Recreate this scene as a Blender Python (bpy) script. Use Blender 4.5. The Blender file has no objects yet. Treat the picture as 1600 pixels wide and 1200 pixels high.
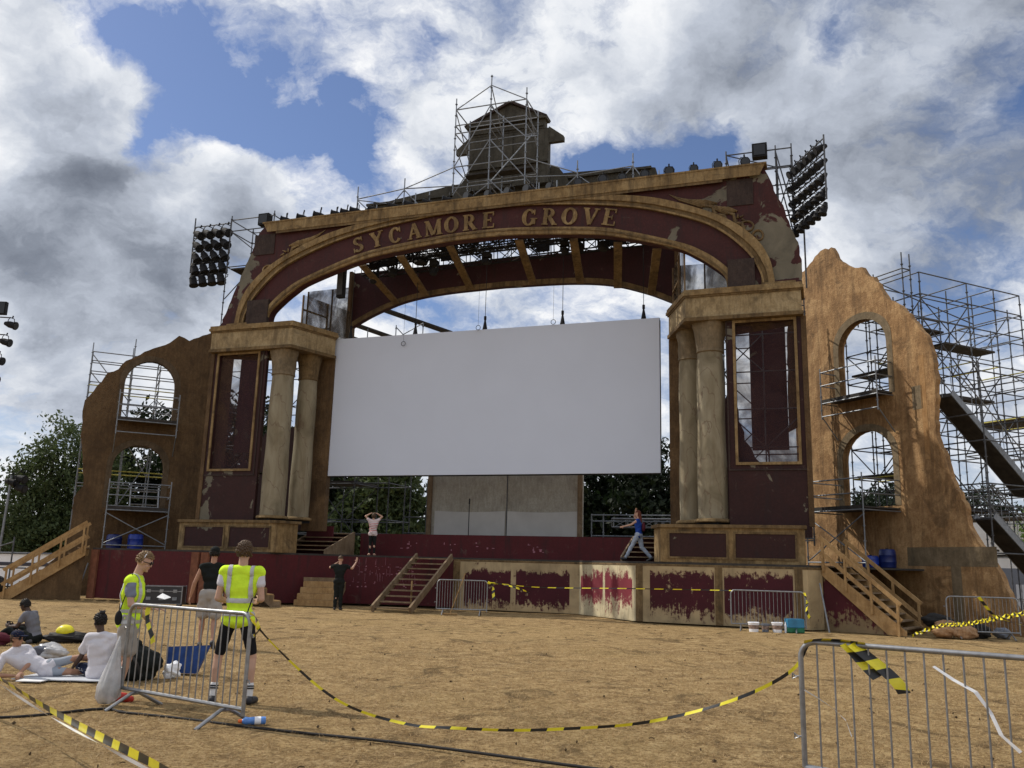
import bpy, bmesh, math, random
import numpy as np
from math import sin, cos, pi, radians, sqrt, atan2
from mathutils import Vector, Matrix
from mathutils.geometry import tessellate_polygon
random.seed(7); rng = np.random.default_rng(7)
SC = bpy.context.scene
COL = SC.collection
# ---------------------------------------------------------------- camera
CAMZ, PITCH, ROLL, FOC = 1.6, radians(11.8), radians(1.55), 1360.0
cd = bpy.data.cameras.new('camera'); cam = bpy.data.objects.new('camera', cd); COL.objects.link(cam)
R0 = Vector((1, 0, 0)); FW = Vector((0, cos(PITCH), sin(PITCH))); U0 = Vector((0, -sin(PITCH), cos(PITCH)))
CR = R0*cos(ROLL)+U0*sin(ROLL); CU = U0*cos(ROLL)-R0*sin(ROLL)
m = Matrix((CR, CU, -FW)).transposed().to_4x4(); m.translation = (0, 0, CAMZ)
cam.matrix_world = m
cd.sensor_fit = 'HORIZONTAL'; cd.angle_x = 2*math.atan(800/FOC); cd.clip_end = 3000; cd.clip_start = .05
SC.camera = cam
# ---------------------------------------------------------------- light
TOSUN = Vector((-1.067, .455, 1.2)).normalized()
SUN_EL = math.asin(TOSUN.z); SUN_ROT = atan2(TOSUN.x, TOSUN.y)
sd = bpy.data.lights.new('sun', 'SUN'); sd.energy = 3.6; sd.angle = radians(.5); sd.color = (1, .93, .82)
so = bpy.data.objects.new('sun', sd); COL.objects.link(so); so.rotation_euler = TOSUN.to_track_quat('Z', 'Y').to_euler(); so.location = (-30, 10, 40)
VS = SC.view_settings; VS.view_transform = 'Standard'; VS.look = 'None'; VS.gamma = 1; VS.exposure = 0; VS.use_curve_mapping = False
# ---------------------------------------------------------------- node helper
class NT:
    def __init__(s, tree): s.t = tree; s.n = tree.nodes; s.l = tree.links
    def new(s, ty, **k):
        n = s.n.new(ty)
        for a, b in k.items():
            if a[0] == '_': continue
            setattr(n, a, b)
        return n
    def put(s, sock, v):
        if isinstance(v, bpy.types.NodeSocket): s.l.new(v, sock)
        elif v is not None: sock.default_value = v
    def math(s, op, a, b=None, c=None, clamp=False):
        n = s.new('ShaderNodeMath', operation=op); n.use_clamp = clamp
        s.put(n.inputs[0], a); s.put(n.inputs[1], b) if b is not None else 0; s.put(n.inputs[2], c) if c is not None else 0
        return n.outputs[0]
    def vmath(s, op, a, b=None, out=0):
        n = s.new('ShaderNodeVectorMath', operation=op); s.put(n.inputs[0], a)
        if b is not None: s.put(n.inputs[1], b)
        return n.outputs[out]
    def noise(s, vec, scale, detail=5, rough=.55, dist=0, out=0):
        n = s.new('ShaderNodeTexNoise'); s.put(n.inputs['Vector'], vec); n.inputs['Scale'].default_value = scale
        n.inputs['Detail'].default_value = detail; n.inputs['Roughness'].default_value = rough; n.inputs['Distortion'].default_value = dist
        return n.outputs[out]
    def ramp(s, fac, stops, interp='LINEAR'):
        n = s.new('ShaderNodeValToRGB'); s.put(n.inputs[0], fac); e = n.color_ramp.elements; n.color_ramp.interpolation = interp
        while len(e) < len(stops): e.new(.5)
        for q, (p, c) in zip(e, stops): q.position = p; q.color = (c[0], c[1], c[2], 1) if not isinstance(c, (int, float)) else (c, c, c, 1)
        return n.outputs[0]
    def mix(s, f, a, b, mode='MIX'):
        n = s.new('ShaderNodeMix', data_type='RGBA', blend_type=mode)
        s.put(n.inputs[0], f)
        for sock, v in ((n.inputs[6], a), (n.inputs[7], b)):
            if isinstance(v, tuple): v = (*v[:3], 1)
            s.put(sock, v)
        return n.outputs[2]
    def rng(s, v, a, b, c=0., d=1.):
        n = s.new('ShaderNodeMapRange'); s.put(n.inputs[0], v)
        for i, q in enumerate((a, b, c, d)): n.inputs[i+1].default_value = q
        return n.outputs[0]
    def scale(s, vec, sc):
        return s.vmath('MULTIPLY', vec, sc)
# ---------------------------------------------------------------- world: sky with clouds
w = bpy.data.worlds.new('World'); SC.world = w; w.use_nodes = True
T = NT(w.node_tree); T.n.clear()
out = T.new('ShaderNodeOutputWorld'); bg = T.new('ShaderNodeBackground'); T.l.new(bg.outputs[0], out.inputs[0])
sky = T.new('ShaderNodeTexSky'); sky.sky_type = 'NISHITA'; sky.sun_disc = False; sky.sun_elevation = SUN_EL; sky.sun_rotation = SUN_ROT
sky.air_density = 1.0; sky.dust_density = .6; sky.ozone_density = 2.5
tc = T.new('ShaderNodeTexCoord'); D = T.vmath('NORMALIZE', tc.outputs['Generated'])
sep = T.new('ShaderNodeSeparateXYZ'); T.l.new(D, sep.inputs[0])
zc = T.math('ADD', T.math('MAXIMUM', sep.outputs[2], -.15), .62)
cb = T.new('ShaderNodeCombineXYZ'); T.put(cb.inputs[0], T.math('DIVIDE', sep.outputs[0], zc)); T.put(cb.inputs[1], T.math('DIVIDE', sep.outputs[1], zc)); cb.inputs[2].default_value = 3.1
PV = cb.outputs[0]
def skydir(px, py):            # a bearing in the sky, from the heading and elevation the camera sees it at
    return (FW+CR*((px-800)/FOC)+CU*((600-py)/FOC)).normalized()
def blob(px, py, rad, amp):
    d = skydir(px, py); dt = T.vmath('DOT_PRODUCT', WD, tuple(d), out=1)
    rr = math.cos(rad/FOC)
    return T.math('MULTIPLY', T.math('POWER', 2.718, T.math('MULTIPLY', T.math('SUBTRACT', dt, 1.0), 1.0/(1-rr))), amp)
warp = T.vmath('SUBTRACT', T.noise(PV, 3.0, 7, .62, out=1), (.5, .5, .5))
WD = T.vmath('NORMALIZE', T.vmath('ADD', D, T.vmath('MULTIPLY', warp, (.2, .2, .2))))
PW = T.vmath('ADD', PV, T.vmath('MULTIPLY', warp, (.18, .18, .18)))
n1 = T.noise(PW, 2.6, 12, .56); n2 = T.noise(T.vmath('ADD', PW, (-.05, -.035, 0)), 2.6, 8, .54); n3 = T.noise(PW, 7.5, 10, .6)
n4 = T.noise(T.scale(PW, (1, 1.5, 1)), 14, 8, .65)
dens = T.math('ADD', T.math('MULTIPLY', n1, .75), T.math('ADD', T.math('MULTIPLY', n3, 1.0), T.math('MULTIPLY', n4, .95)))
dens = T.math('SUBTRACT', dens, .69)
for a in [(320, 150, 72, -.60), (385, 215, 58, -.62), (330, 60, 30, .22), (440, 185, 26, .30), (255, 130, 20, .18), (400, 130, 22, .22), (265, 110, 36, -.4), (480, 250, 46, -.62), (190, 238, 30, -.62), (145, 35, 46, -.55), (215, 50, 45, -.4), (290, 60, 45, -.35), (560, 268, 42, -.7), (545, 170, 30, -.5), (520, 60, 30, -.3), (660, 105, 26, -.35),
          (900, 300, 34, -.6), (965, 285, 38, -.62), (1045, 268, 42, -.68), (1130, 243, 38, -.68), (1185, 222, 28, -.4), (430, 240, 36, -.5), (620, 215, 30, -.3), (240, 215, 24, -.4), (350, 195, 40, -.3), (1315, 80, 36, -.34), (1585, 130, 40, -.3), (360, 507, 30, -.35), (655, 495, 40, -.4), (1540, 485, 40, -.45), (1110, 335, 28, -.3), (20, 650, 50, -.2), (730, 560, 40, -.25), (60, 60, 30, -.12), (700, 20, 45, -.18), (1240, 60, 50, -.16), (1420, 480, 60, -.22), (1470, 330, 50, -.14), (960, 30, 50, -.12), (590, 90, 40, -.18), (330, 40, 40, -.2), (440, 160, 40, -.22), (70, 540, 40, -.16), (880, 480, 50, -.18), (1000, 520, 40, -.14), (1240, 330, 40, -.16),
          (110, 180, 90, .25), (60, 130, 120, .20), (370, 310, 80, .45), (650, 240, 50, .25), (60, 340, 130, .22), (900, 100, 150, .12), (1350, 250, 220, .18), (200, 450, 140, .2)]:
    dens = T.math('ADD', dens, blob(*a))
cover = T.rng(dens, .32, .74)
dark = None
for a in [(90, 370, 85, .40), (190, 405, 75, .28), (10, 290, 80, .30), (30, 440, 80, .28), (290, 430, 80, .36), (360, 330, 55, .25), (20, 90, 60, .32), (90, 600, 80, .42), (150, 660, 60, .32), (110, 170, 50, .22), (1570, 20, 110, .42), (1600, 210, 80, .36), (1270, 30, 150, .30), (1000, 150, 120, .32), (1120, 185, 80, .26), (1500, 390, 110, .3), (1380, 300, 120, .28), (1560, 600, 90, .3), (1350, 470, 90, .22), (850, 40, 90, .16), (1500, 250, 90, .16), (1200, 130, 220, .20), (1430, 480, 150, .16), (1100, 380, 90, .10), (700, 500, 200, .10), (250, 560, 150, .12), (700, 80, 120, .10), (600, 110, 70, .12), (750, 220, 60, .12),
          (130, 230, 40, -.12), (190, 150, 40, -.2), (60, 520, 55, -.15), (330, 240, 45, -.25), (450, 275, 45, -.22), (650, 235, 45, -.15), (1480, 105, 50, -.2), (1150, 340, 80, -.1), (800, 480, 160, -.1), (600, 40, 70, -.14), (860, 110, 50, -.14), (950, 215, 40, -.12)]:
    b = blob(*a); dark = b if dark is None else T.math('ADD', dark, b)
relief = T.math('MULTIPLY', T.math('SUBTRACT', n1, n2), 2.6)
thick = T.rng(dens, .62, 1.25, 0, .20)
lum = T.math('ADD', T.math('ADD', .80, relief), T.math('ADD', T.math('MULTIPLY', T.math('SUBTRACT', n3, .5), .95), T.math('MULTIPLY', T.math('SUBTRACT', n4, .5), .6)))
lum = T.math('SUBTRACT', lum, T.math('ADD', thick, T.math('MULTIPLY', dark, .50)))
lum = T.rng(lum, -.05, .92, .0, 1.0)
ccol = T.ramp(lum, [(0, (.14, .16, .205)), (.3, (.255, .285, .345)), (.60, (.52, .565, .65)), (.84, (.80, .83, .88)), (1, (.95, .96, .98))])
skyc = T.mix(1.0, sky.outputs[0], (.105*.84, .105*.86, .105*1.0), 'MULTIPLY')
hz = T.rng(sep.outputs[2], 0.0, .30, .75, 0)
skyc = T.mix(T.math('ADD', T.math('MULTIPLY', hz, .5), .02), skyc, (.52, .60, .72))
T.put(bg.inputs[0], T.mix(cover, skyc, ccol)); bg.inputs[1].default_value = 1.0
# ---------------------------------------------------------------- materials
MATS = {}
def newmat(name, rough=.85, metal=0., spec=.3):
    mt = bpy.data.materials.new(name); mt.use_nodes = True; t = NT(mt.node_tree); b = mt.node_tree.nodes['Principled BSDF']
    b.inputs['Roughness'].default_value = rough; b.inputs['Metallic'].default_value = metal; b.inputs['Specular IOR Level'].default_value = spec
    MATS[name] = mt
    g = t.new('ShaderNodeNewGeometry'); t.P = g.outputs['Position']; t.b = b
    return mt, t, b
def bump(t, h, dist=.02, strength=.5):
    n = t.new('ShaderNodeBump'); n.inputs['Distance'].default_value = dist; n.inputs['Strength'].default_value = strength
    t.put(n.inputs['Height'], h); t.l.new(n.outputs[0], t.b.inputs['Normal'])
def simple(name, col, rough=.8, metal=0., var=.25, scale=6., spec=.3, bmp=0.):
    mt, t, b = newmat(name, rough, metal, spec)
    n = t.noise(t.P, scale, 4)
    lo = tuple(c*(1-var) for c in col); hi = tuple(min(1, c*(1+var)) for c in col)
    t.put(b.inputs['Base Color'], t.ramp(n, [(.3, lo), (.7, hi)]))
    if bmp: bump(t, t.noise(t.P, scale*6, 4), bmp)
    return mt
def mottled(name, cols, scale=1.0, streak=.6, rough=.85, stain=None, bmp=.01, fine=9.):
    """painted scenic plaster: three tones, brushed speckle, dark vertical staining, worn pale flecks"""
    mt, t, b = newmat(name, rough)
    n = t.noise(t.P, scale, 10, .66, .8); m_ = t.noise(t.P, scale*3.3, 9, .70, .4); k = t.math('ADD', t.math('MULTIPLY', n, .62), t.math('MULTIPLY', m_, .38))
    c = t.ramp(k, [(.36, cols[0]), (.49, cols[1]), (.60, cols[2])])
    br = t.noise(t.scale(t.P, (7, 7, 1.6)), 1.6, 7, .7)
    c = t.mix(t.rng(br, .50, .68, 0, .40), c, tuple(min(1, q*1.25) for q in cols[2]))
    c = t.mix(t.rng(br, .48, .30, 0, .45), c, tuple(q*.7 for q in cols[0]))
    st = t.noise(t.scale(t.P, (3.2, 3.2, .35)), 1.0, 8, .68, .25)
    c = t.mix(t.rng(st, .50, .70, 0, streak), c, stain or tuple(q*.35 for q in cols[0]))
    bl = t.noise(t.P, scale*1.5, 8, .62, 1.2)
    c = t.mix(t.rng(bl, .57, .66, 0, streak*.75), c, stain or tuple(q*.4 for q in cols[0]))
    f = t.noise(t.P, fine*1.6, 6, .75)
    c = t.mix(t.rng(f, .42, .70, 0, .5), c, tuple(q*.55 for q in cols[1]))
    t.put(b.inputs['Base Color'], c)
    bump(t, t.math('ADD', t.math('MULTIPLY', f, .5), k), bmp*4, .6)
    return mt
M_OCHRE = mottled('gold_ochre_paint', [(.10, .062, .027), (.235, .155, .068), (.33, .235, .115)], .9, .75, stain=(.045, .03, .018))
M_TAN = mottled('tan_frieze_paint', [(.15, .105, .052), (.30, .22, .115), (.40, .31, .175)], 1.0, .6, stain=(.07, .05, .03))
M_OCHRED = mottled('dark_ochre_moulding_paint', [(.065, .042, .02), (.15, .098, .044), (.22, .15, .072)], 1.2, .8, stain=(.035, .024, .015))  # darker ochre for mouldings, boards and trim
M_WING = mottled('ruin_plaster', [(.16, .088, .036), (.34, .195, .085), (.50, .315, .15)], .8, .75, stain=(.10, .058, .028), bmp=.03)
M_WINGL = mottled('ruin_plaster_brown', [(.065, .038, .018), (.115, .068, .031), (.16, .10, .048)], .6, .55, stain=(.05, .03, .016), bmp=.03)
M_GREYPL = mottled('grey_render', [(.12, .09, .05), (.18, .135, .08), (.24, .18, .11)], 1.4, .5, stain=(.08, .07, .05))
M_COLUMN, t_, b_ = newmat('veined_marble_paint', .75)
_n = t_.noise(t_.scale(t_.P, (1.5, 1.5, .6)), 1.1, 7, .6, .8)
_c = t_.ramp(_n, [(.3, (.14, .115, .07)), (.5, (.235, .20, .132)), (.70, (.30, .265, .185))])
_v = t_.new('ShaderNodeTexWave', wave_type='BANDS', bands_direction='DIAGONAL'); t_.put(_v.inputs[0], t_.scale(t_.P, (1, 1, .45))); _v.inputs['Scale'].default_value = .9; _v.inputs['Distortion'].default_value = 14; _v.inputs['Detail'].default_value = 8; _v.inputs['Detail Scale'].default_value = 1.1
_c = t_.mix(t_.math('MULTIPLY', t_.rng(_v.outputs[1], .985, .999), .45), _c, (.10, .045, .03))
_c = t_.mix(t_.rng(t_.noise(t_.scale(t_.P, (4, 4, .3)), 1, 6), .5, .8, 0, .6), _c, (.13, .09, .045))
t_.put(b_.inputs['Base Color'], _c); bump(t_, _n, .03, .4)

def redpaint(name, base=(.056, .014, .013), wear=.0, edge=False, dark=.6):
    """oxblood paint with grey plaster showing through; edge=True wears it away toward the outer ends of the arch"""
    mt, t, b = newmat(name, .7)
    n = t.noise(t.P, 1.1, 10, .66, .6); m_ = t.noise(t.P, .75, 10, .60, .5)
    c = t.ramp(n, [(.3, tuple(q*dark for q in base)), (.7, base)])
    f = t.noise(t.P, 14, 5)
    c = t.mix(t.rng(f, .45, .75, 0, .45), c, tuple(q*1.45 for q in base)); c = t.mix(t.rng(t.noise(t.scale(t.P, (4, 4, .5)), 1.1, 8, .7), .52, .70, 0, .7), c, (.022, .012, .012)); c = t.mix(t.rng(t.noise(t.P, 2.2, 9, .7, .6), .60, .70, 0, .45), c, (.11, .085, .065))
    k = m_
    if edge:
        mm = t.new('ShaderNodeVectorMath', operation='DOT_PRODUCT'); t.put(mm.inputs[0], t.vmath('SUBTRACT', t.P, tuple(W(-10.87, 0, 0)))); mm.inputs[1].default_value = (E_[0], E_[1], 0)
        k = t.math('ADD', m_, t.rng(t.math('ABSOLUTE', mm.outputs[1]), 7.9, 10.9, 0, .165))
    c = t.mix(t.rng(k, .67-wear, .685-wear), c, t.ramp(n, [(.3, (.09, .08, .058)), (.7, (.185, .165, .12))]))
    t.put(b.inputs['Base Color'], c); bump(t, n, .03, .4)
    return mt
# facade frame: u along the stage front, v behind it
ANG = radians(-19.4); E_ = Vector((cos(ANG), sin(ANG), 0)); N_ = Vector((-sin(ANG), cos(ANG), 0)); P0 = Vector((8.907, 26.615, 0))
def W(u, v, z): return P0+E_*u+N_*v+Vector((0, 0, z))
A2 = radians(-64.4); RE = Vector((cos(A2), sin(A2), 0)); RN = Vector((-sin(A2), cos(A2), 0)); RP = W(3.106, 4.153, 0)
def WR(s, w_, z): return RP+RE*s+RN*w_+Vector((0, 0, z))
A3 = radians(25.6); LE = Vector((cos(A3), sin(A3), 0)); LN = Vector((-sin(A3), cos(A3), 0)); LP = W(-24.846, 4.153, 0)
def WL(s, w_, z): return LP+LE*s+LN*w_+Vector((0, 0, z))
M_RED = redpaint('oxblood_paint', wear=.02, edge=True)
M_RED2 = redpaint('oxblood_panel_paint', (.036, .011, .010), wear=.05)
M_RED3 = redpaint('stage_front_red_paint', (.07, .009, .014), wear=-.04, dark=.75)
M_STONE = mottled('dark_scenic_stone', [(.032, .029, .022), (.062, .056, .042), (.088, .080, .062)], .9, .7, stain=(.03, .025, .018))
M_BLACKP = mottled('dark_boss_paint', [(.03, .02, .018), (.045, .03, .026), (.06, .042, .035)], 1.4, .4)
M_SCREEN = simple('screen_fabric', (.575, .63, .745), .9, var=.02, scale=.6, spec=.1)
M_CLOTHG = mottled('hut_canvas', [(.30, .28, .23), (.40, .375, .31), (.47, .45, .38)], .5, .25, stain=(.2, .17, .12))
M_STEEL = simple('galvanised_steel', (.22, .235, .255), .5, .6, .2, 9)
M_STEELB = simple('barrier_steel', (.27, .275, .285), .40, .75, .22, 14)
M_DSTEEL = simple('weathered_scaffold_tube', (.085, .09, .10), .6, .3, .3, 7)
M_BLACK = simple('black_metal', (.010, .010, .012), .75, 0, .3, 8)
M_LENS = simple('lamp_glass', (.02, .022, .026), .3, 0, .2, 8, spec=.4)
M_DECK = simple('plywood_deck', (.045, .040, .036), .85, 0, .35, 4)
M_YEL = simple('yellow_ledger_paint', (.50, .46, .10), .6, 0, .2, 8)
M_TIMBER = mottled('sawn_timber', [(.26, .15, .06), (.38, .235, .10), (.46, .30, .14)], 1.5, .45, stain=(.16, .09, .04), fine=20)
M_TIMBERD = mottled('old_plywood', [(.13, .085, .045), (.21, .145, .085), (.29, .21, .13)], 1.2, .5, stain=(.09, .06, .035), fine=16)
M_BLUEP = simple('blue_plastic', (.012, .04, .30), .35, 0, .3, 5, spec=.5)
M_WHITEP = simple('white_tent_fabric', (.84, .85, .88), .7, 0, .06, 2)
M_GREYW = simple('grey_hoarding', (.17, .185, .22), .7, 0, .08, 1.5)
M_RUB = simple('black_rubber', (.02, .018, .017), .75, 0, .3, 20)
M_LAWNPAPER = simple('white_paper', (.75, .75, .75), .7, 0, .03, 6)

# skirt board: cream boarding with an area of red brushed over it whose edge drips
def drip(name, zlo, ztop, rag=.35, cream=(.42, .32, .18), red=(.062, .010, .016), redlift=0.):
    mt, t, b = newmat(name, .8)
    sx = t.new('ShaderNodeSeparateXYZ'); t.put(sx.inputs[0], t.P)
    hn = t.noise(t.scale(t.P, (3.0, 3.0, .55)), 2.2, 8, .7)
    fn = t.noise(t.P, 7, 8, .75)
    n = t.noise(t.P, 1.1, 8, .6, .4)
    cr = t.ramp(n, [(.3, tuple(q*.62 for q in cream)), (.55, cream), (.75, tuple(min(1, q*1.15) for q in cream))])
    cr = t.mix(t.rng(t.noise(t.scale(t.P, (2, 2, .4)), 1.3, 7, .65), .5, .7, 0, .65), cr, (.19, .145, .085))
    big = t.noise(t.P, 1.7, 7, .62, .9)
    lo = t.math('ADD', t.rng(sx.outputs[2], zlo-rag, zlo+rag, -.42, .5), t.math('ADD', t.math('MULTIPLY', t.math('SUBTRACT', hn, .5), 1.5), t.math('MULTIPLY', t.math('SUBTRACT', big, .5), 1.5)))
    hi = t.math('ADD', t.rng(sx.outputs[2], ztop+rag*.5, ztop-rag*.5, -.42, .5), t.math('ADD', t.math('MULTIPLY', t.math('SUBTRACT', hn, .5), .9), t.math('MULTIPLY', t.math('SUBTRACT', big, .5), 1.9)))
    k = t.math('MINIMUM', lo, hi); k = t.math('ADD', k, t.math('MULTIPLY', t.math('SUBTRACT', fn, .5), 1.9)); k = t.math('ADD', k, t.math('MULTIPLY', t.math('SUBTRACT', t.noise(t.scale(t.P, (9, 9, 1.6)), 2.0, 6, .7), .5), .9))
    rc = t.ramp(n, [(.3, tuple(q*.7 for q in red)), (.7, tuple(q*1.1 for q in red))])
    c = t.mix(t.rng(k, -.10, .16), cr, rc)
    t.put(b.inputs['Base Color'], c); bump(t, fn, .01, .4)
    return mt
# ---------------------------------------------------------------- mesh helpers
def link(o, parent=None):
    COL.objects.link(o)
    if parent is not None: o.parent = parent
    return o
def tag(o, label=None, cat=None, group=None, kind=None):
    if label: o['label'] = label
    if cat: o['category'] = cat
    if group: o['group'] = group
    if kind: o['kind'] = kind
    return o
def empty(name, loc, label, cat, group=None):
    o = bpy.data.objects.new(name, None); COL.objects.link(o); o.location = loc; o.empty_display_size = .3
    return tag(o, label, cat, group)
def place(o, parent):
    """parent a mesh that is built in world coordinates under a thing whose empty only has a location"""
    if parent is not None:
        o.parent = parent; tot = Vector((0, 0, 0)); q = parent
        while q is not None: tot += Vector(q.location); q = q.parent
        o.location = -tot
    return o
class MB:
    def __init__(s): s.v = []; s.f = []; s.mi = []
    def add(s, vs, fs, mi=0):
        k = len(s.v); s.v += [tuple(q) for q in vs]; s.f += [tuple(i+k for i in f) for f in fs]; s.mi += [mi]*len(fs); return s
    def box(s, F, a0, a1, b0, b1, z0, z1, mi=0):
        p = [F(a, b, z) for z in (z0, z1) for b in (b0, b1) for a in (a0, a1)]
        return s.add(p, [(0, 2, 3, 1), (4, 5, 7, 6), (0, 1, 5, 4), (2, 6, 7, 3), (0, 4, 6, 2), (1, 3, 7, 5)], mi)
    def tube(s, p, q, r, n=8, r2=None, mi=0):
        p = Vector(p); q = Vector(q); r2 = r if r2 is None else r2; d = (q-p)
        if d.length < 1e-6: return s
        d.normalize(); a = d.orthogonal().normalized(); b = d.cross(a)
        vs = [p+(a*cos(2*pi*i/n)+b*sin(2*pi*i/n))*r for i in range(n)]+[q+(a*cos(2*pi*i/n)+b*sin(2*pi*i/n))*r2 for i in range(n)]
        return s.add(vs, [(i, (i+1) % n, n+(i+1) % n, n+i) for i in range(n)]+[tuple(range(n))[::-1], tuple(range(n, 2*n))], mi)
    def path(s, pts, r, n=8, mi=0):
        pts = [Vector(p) for p in pts]; rings = []; up = None
        for i, p in enumerate(pts):
            d = (pts[min(i+1, len(pts)-1)]-pts[max(i-1, 0)]).normalized()
            a = d.orthogonal().normalized() if up is None else (up-d*up.dot(d)).normalized()
            up = a; b = d.cross(a); rr = r[i] if isinstance(r, (list, tuple)) else r
            rings.append([p+(a*cos(2*pi*j/n)+b*sin(2*pi*j/n))*rr for j in range(n)])
        vs = [q for g in rings for q in g]; fs = []
        for i in range(len(pts)-1):
            for j in range(n): fs.append((i*n+j, i*n+(j+1) % n, (i+1)*n+(j+1) % n, (i+1)*n+j))
        fs += [tuple(range(n))[::-1], tuple(range((len(pts)-1)*n, len(pts)*n))]
        return s.add(vs, fs, mi)
    def beam(s, p, q, wd, ht, upv=(0, 0, 1), mi=0):
        p = Vector(p); q = Vector(q); d = (q-p).normalized(); a = d.cross(Vector(upv)).normalized()*wd/2; b = a.cross(d).normalized()*ht/2
        vs = [p-a-b, p+a-b, p+a+b, p-a+b, q-a-b, q+a-b, q+a+b, q-a+b]
        return s.add(vs, [(0, 1, 2, 3), (4, 7, 6, 5), (0, 4, 5, 1), (1, 5, 6, 2), (2, 6, 7, 3), (3, 7, 4, 0)], mi)
    def plate(s, F, loops, d0, d1, mi=0):
        """outline (first loop) with holes, in the plane of frame F, from depth d0 (front) to d1 (back)"""
        pts = [p for L in loops for p in L]
        tris = tessellate_polygon([[Vector((p[0], p[1], 0)) for p in L] for L in loops]); n = len(pts)
        vs = [F(p[0], d0, p[1]) for p in pts]+[F(p[0], d1, p[1]) for p in pts]
        fs = [tuple(t) for t in tris]+[tuple(i+n for i in t[::-1]) for t in tris]
        k = 0
        for L in loops:
            m_ = len(L)
            for i in range(m_): a = k+i; b = k+(i+1) % m_; fs.append((a, b, b+n, a+n))
            k += m_
        return s.add(vs, fs, mi)
    def prism(s, poly, z0, z1, mi=0):
        """plan polygon (world xy or Vectors) between two heights"""
        n = len(poly); vs = [Vector((p[0], p[1], z0)) for p in poly]+[Vector((p[0], p[1], z1)) for p in poly]
        tris = tessellate_polygon([[Vector((p[0], p[1], 0)) for p in poly]])
        fs = [tuple(t) for t in tris]+[tuple(i+n for i in t[::-1]) for t in tris]+[(i, (i+1) % n, (i+1) % n+n, i+n) for i in range(n)]
        return s.add(vs, fs, mi)
    def lathe(s, F, prof, n=28, mi=0, wob=0):
        """profile [(r,z)] around the axis of F(x,y,z)"""
        vs = []; fs = []
        for i, (r, z) in enumerate(prof):
            for j in range(n):
                a = 2*pi*j/n; rr = r*(1+wob*random.uniform(-1, 1)); vs.append(F(rr*cos(a), rr*sin(a), z))
        for i in range(len(prof)-1):
            for j in range(n): fs.append((i*n+j, i*n+(j+1) % n, (i+1)*n+(j+1) % n, (i+1)*n+j))
        fs += [tuple(range(n))[::-1], tuple(range((len(prof)-1)*n, len(prof)*n))]
        return s.add(vs, fs, mi)
    def build(s, name, mats, parent=None, smooth=False, bevel=0):
        me = bpy.data.meshes.new(name); me.from_pydata(s.v, [], s.f)
        if not isinstance(mats, (list, tuple)): mats = [mats]
        for m_ in mats: me.materials.append(m_)
        me.polygons.foreach_set('material_index', s.mi)
        bm = bmesh.new(); bm.from_mesh(me); bmesh.ops.recalc_face_normals(bm, faces=bm.faces); bm.to_mesh(me); bm.free()
        if smooth: me.shade_smooth(); 
        me.update()
        o = bpy.data.objects.new(name, me); COL.objects.link(o)
        if smooth == 'auto': me.set_sharp_from_angle(angle=radians(40))
        if bevel:
            b = o.modifiers.new('bevel', 'BEVEL'); b.width = bevel; b.segments = 2; b.limit_method = 'ANGLE'
        return place(o, parent)
def I3(x, y, z): return Vector((x, y, z))
# shared tube meshes ------------------------------------------------------
def unit_tube(name, mt, n=8):
    b = MB().tube((0, 0, 0), (0, 0, 1), 1, n); me = bpy.data.meshes.new(name); me.from_pydata(b.v, [], b.f); me.materials.append(mt); me.shade_smooth(); me.set_sharp_from_angle(angle=radians(40)); return me
UT = {}
def tube_obj(name, p, q, r, mt, parent):
    key = mt.name
    if key not in UT: UT[key] = unit_tube('tube_'+key, mt)
    o = bpy.data.objects.new(name, UT[key]); COL.objects.link(o); o.parent = parent
    p = Vector(p); q = Vector(q); d = q-p
    M = Matrix.Translation(p-Vector(parent.location)) @ d.to_track_quat('Z', 'Y').to_matrix().to_4x4() @ Matrix.Diagonal((r, r, d.length, 1))
    o.matrix_basis = M
    return o
STD = {}
def standard_obj(p, h, parent, mt=None, r=.0245, name='upright'):
    """scaffold upright with its rosettes every half metre"""
    mt = mt or M_STEEL; key = (round(h, 1), mt.name)
    if key not in STD:
        b = MB().tube((0, 0, 0), (0, 0, key[0]), r, 8); z = .35
        while z < key[0]-.05: b.tube((0, 0, z-.012), (0, 0, z+.012), .052, 8); b.tube((0, 0, z-.05), (0, 0, z-.03), .031, 8); z += .5
        me = bpy.data.meshes.new('upright'); me.from_pydata(b.v, [], b.f); me.materials.append(mt); STD[key] = me
    o = bpy.data.objects.new(name, STD[key]); COL.objects.link(o); o.parent = parent; o.location = Vector(p)-Vector(parent.location)
    return o
def bezier_pts(pts, n=8):
    """Catmull-Rom through 2-D or 3-D points"""
    out = []; P = [Vector(p) for p in pts]; P = [P[0]*2-P[1]]+P+[P[-1]*2-P[-2]]
    for i in range(1, len(P)-2):
        for k in range(n):
            t = k/n; a, b, c, d = P[i-1:i+3]
            out.append(.5*((2*b)+(c-a)*t+(2*a-5*b+4*c-d)*t*t+(3*b-a-3*c+d)*t**3))
    out.append(P[-2]); return out
def jag(pts, amp=.05, step=.25, seed=1):
    """ragged copy of an open outline"""
    r = random.Random(seed); out = []
    for a, b in zip(pts[:-1], pts[1:]):
        L = math.hypot(b[0]-a[0], b[1]-a[1]); n = max(1, int(L/step))
        for k in range(n):
            t = k/n; out.append((a[0]+(b[0]-a[0])*t+(r.uniform(-amp, amp) if k else 0), a[1]+(b[1]-a[1])*t+(r.uniform(-amp, amp) if k else 0)))
    out.append(pts[-1]); return out
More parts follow.
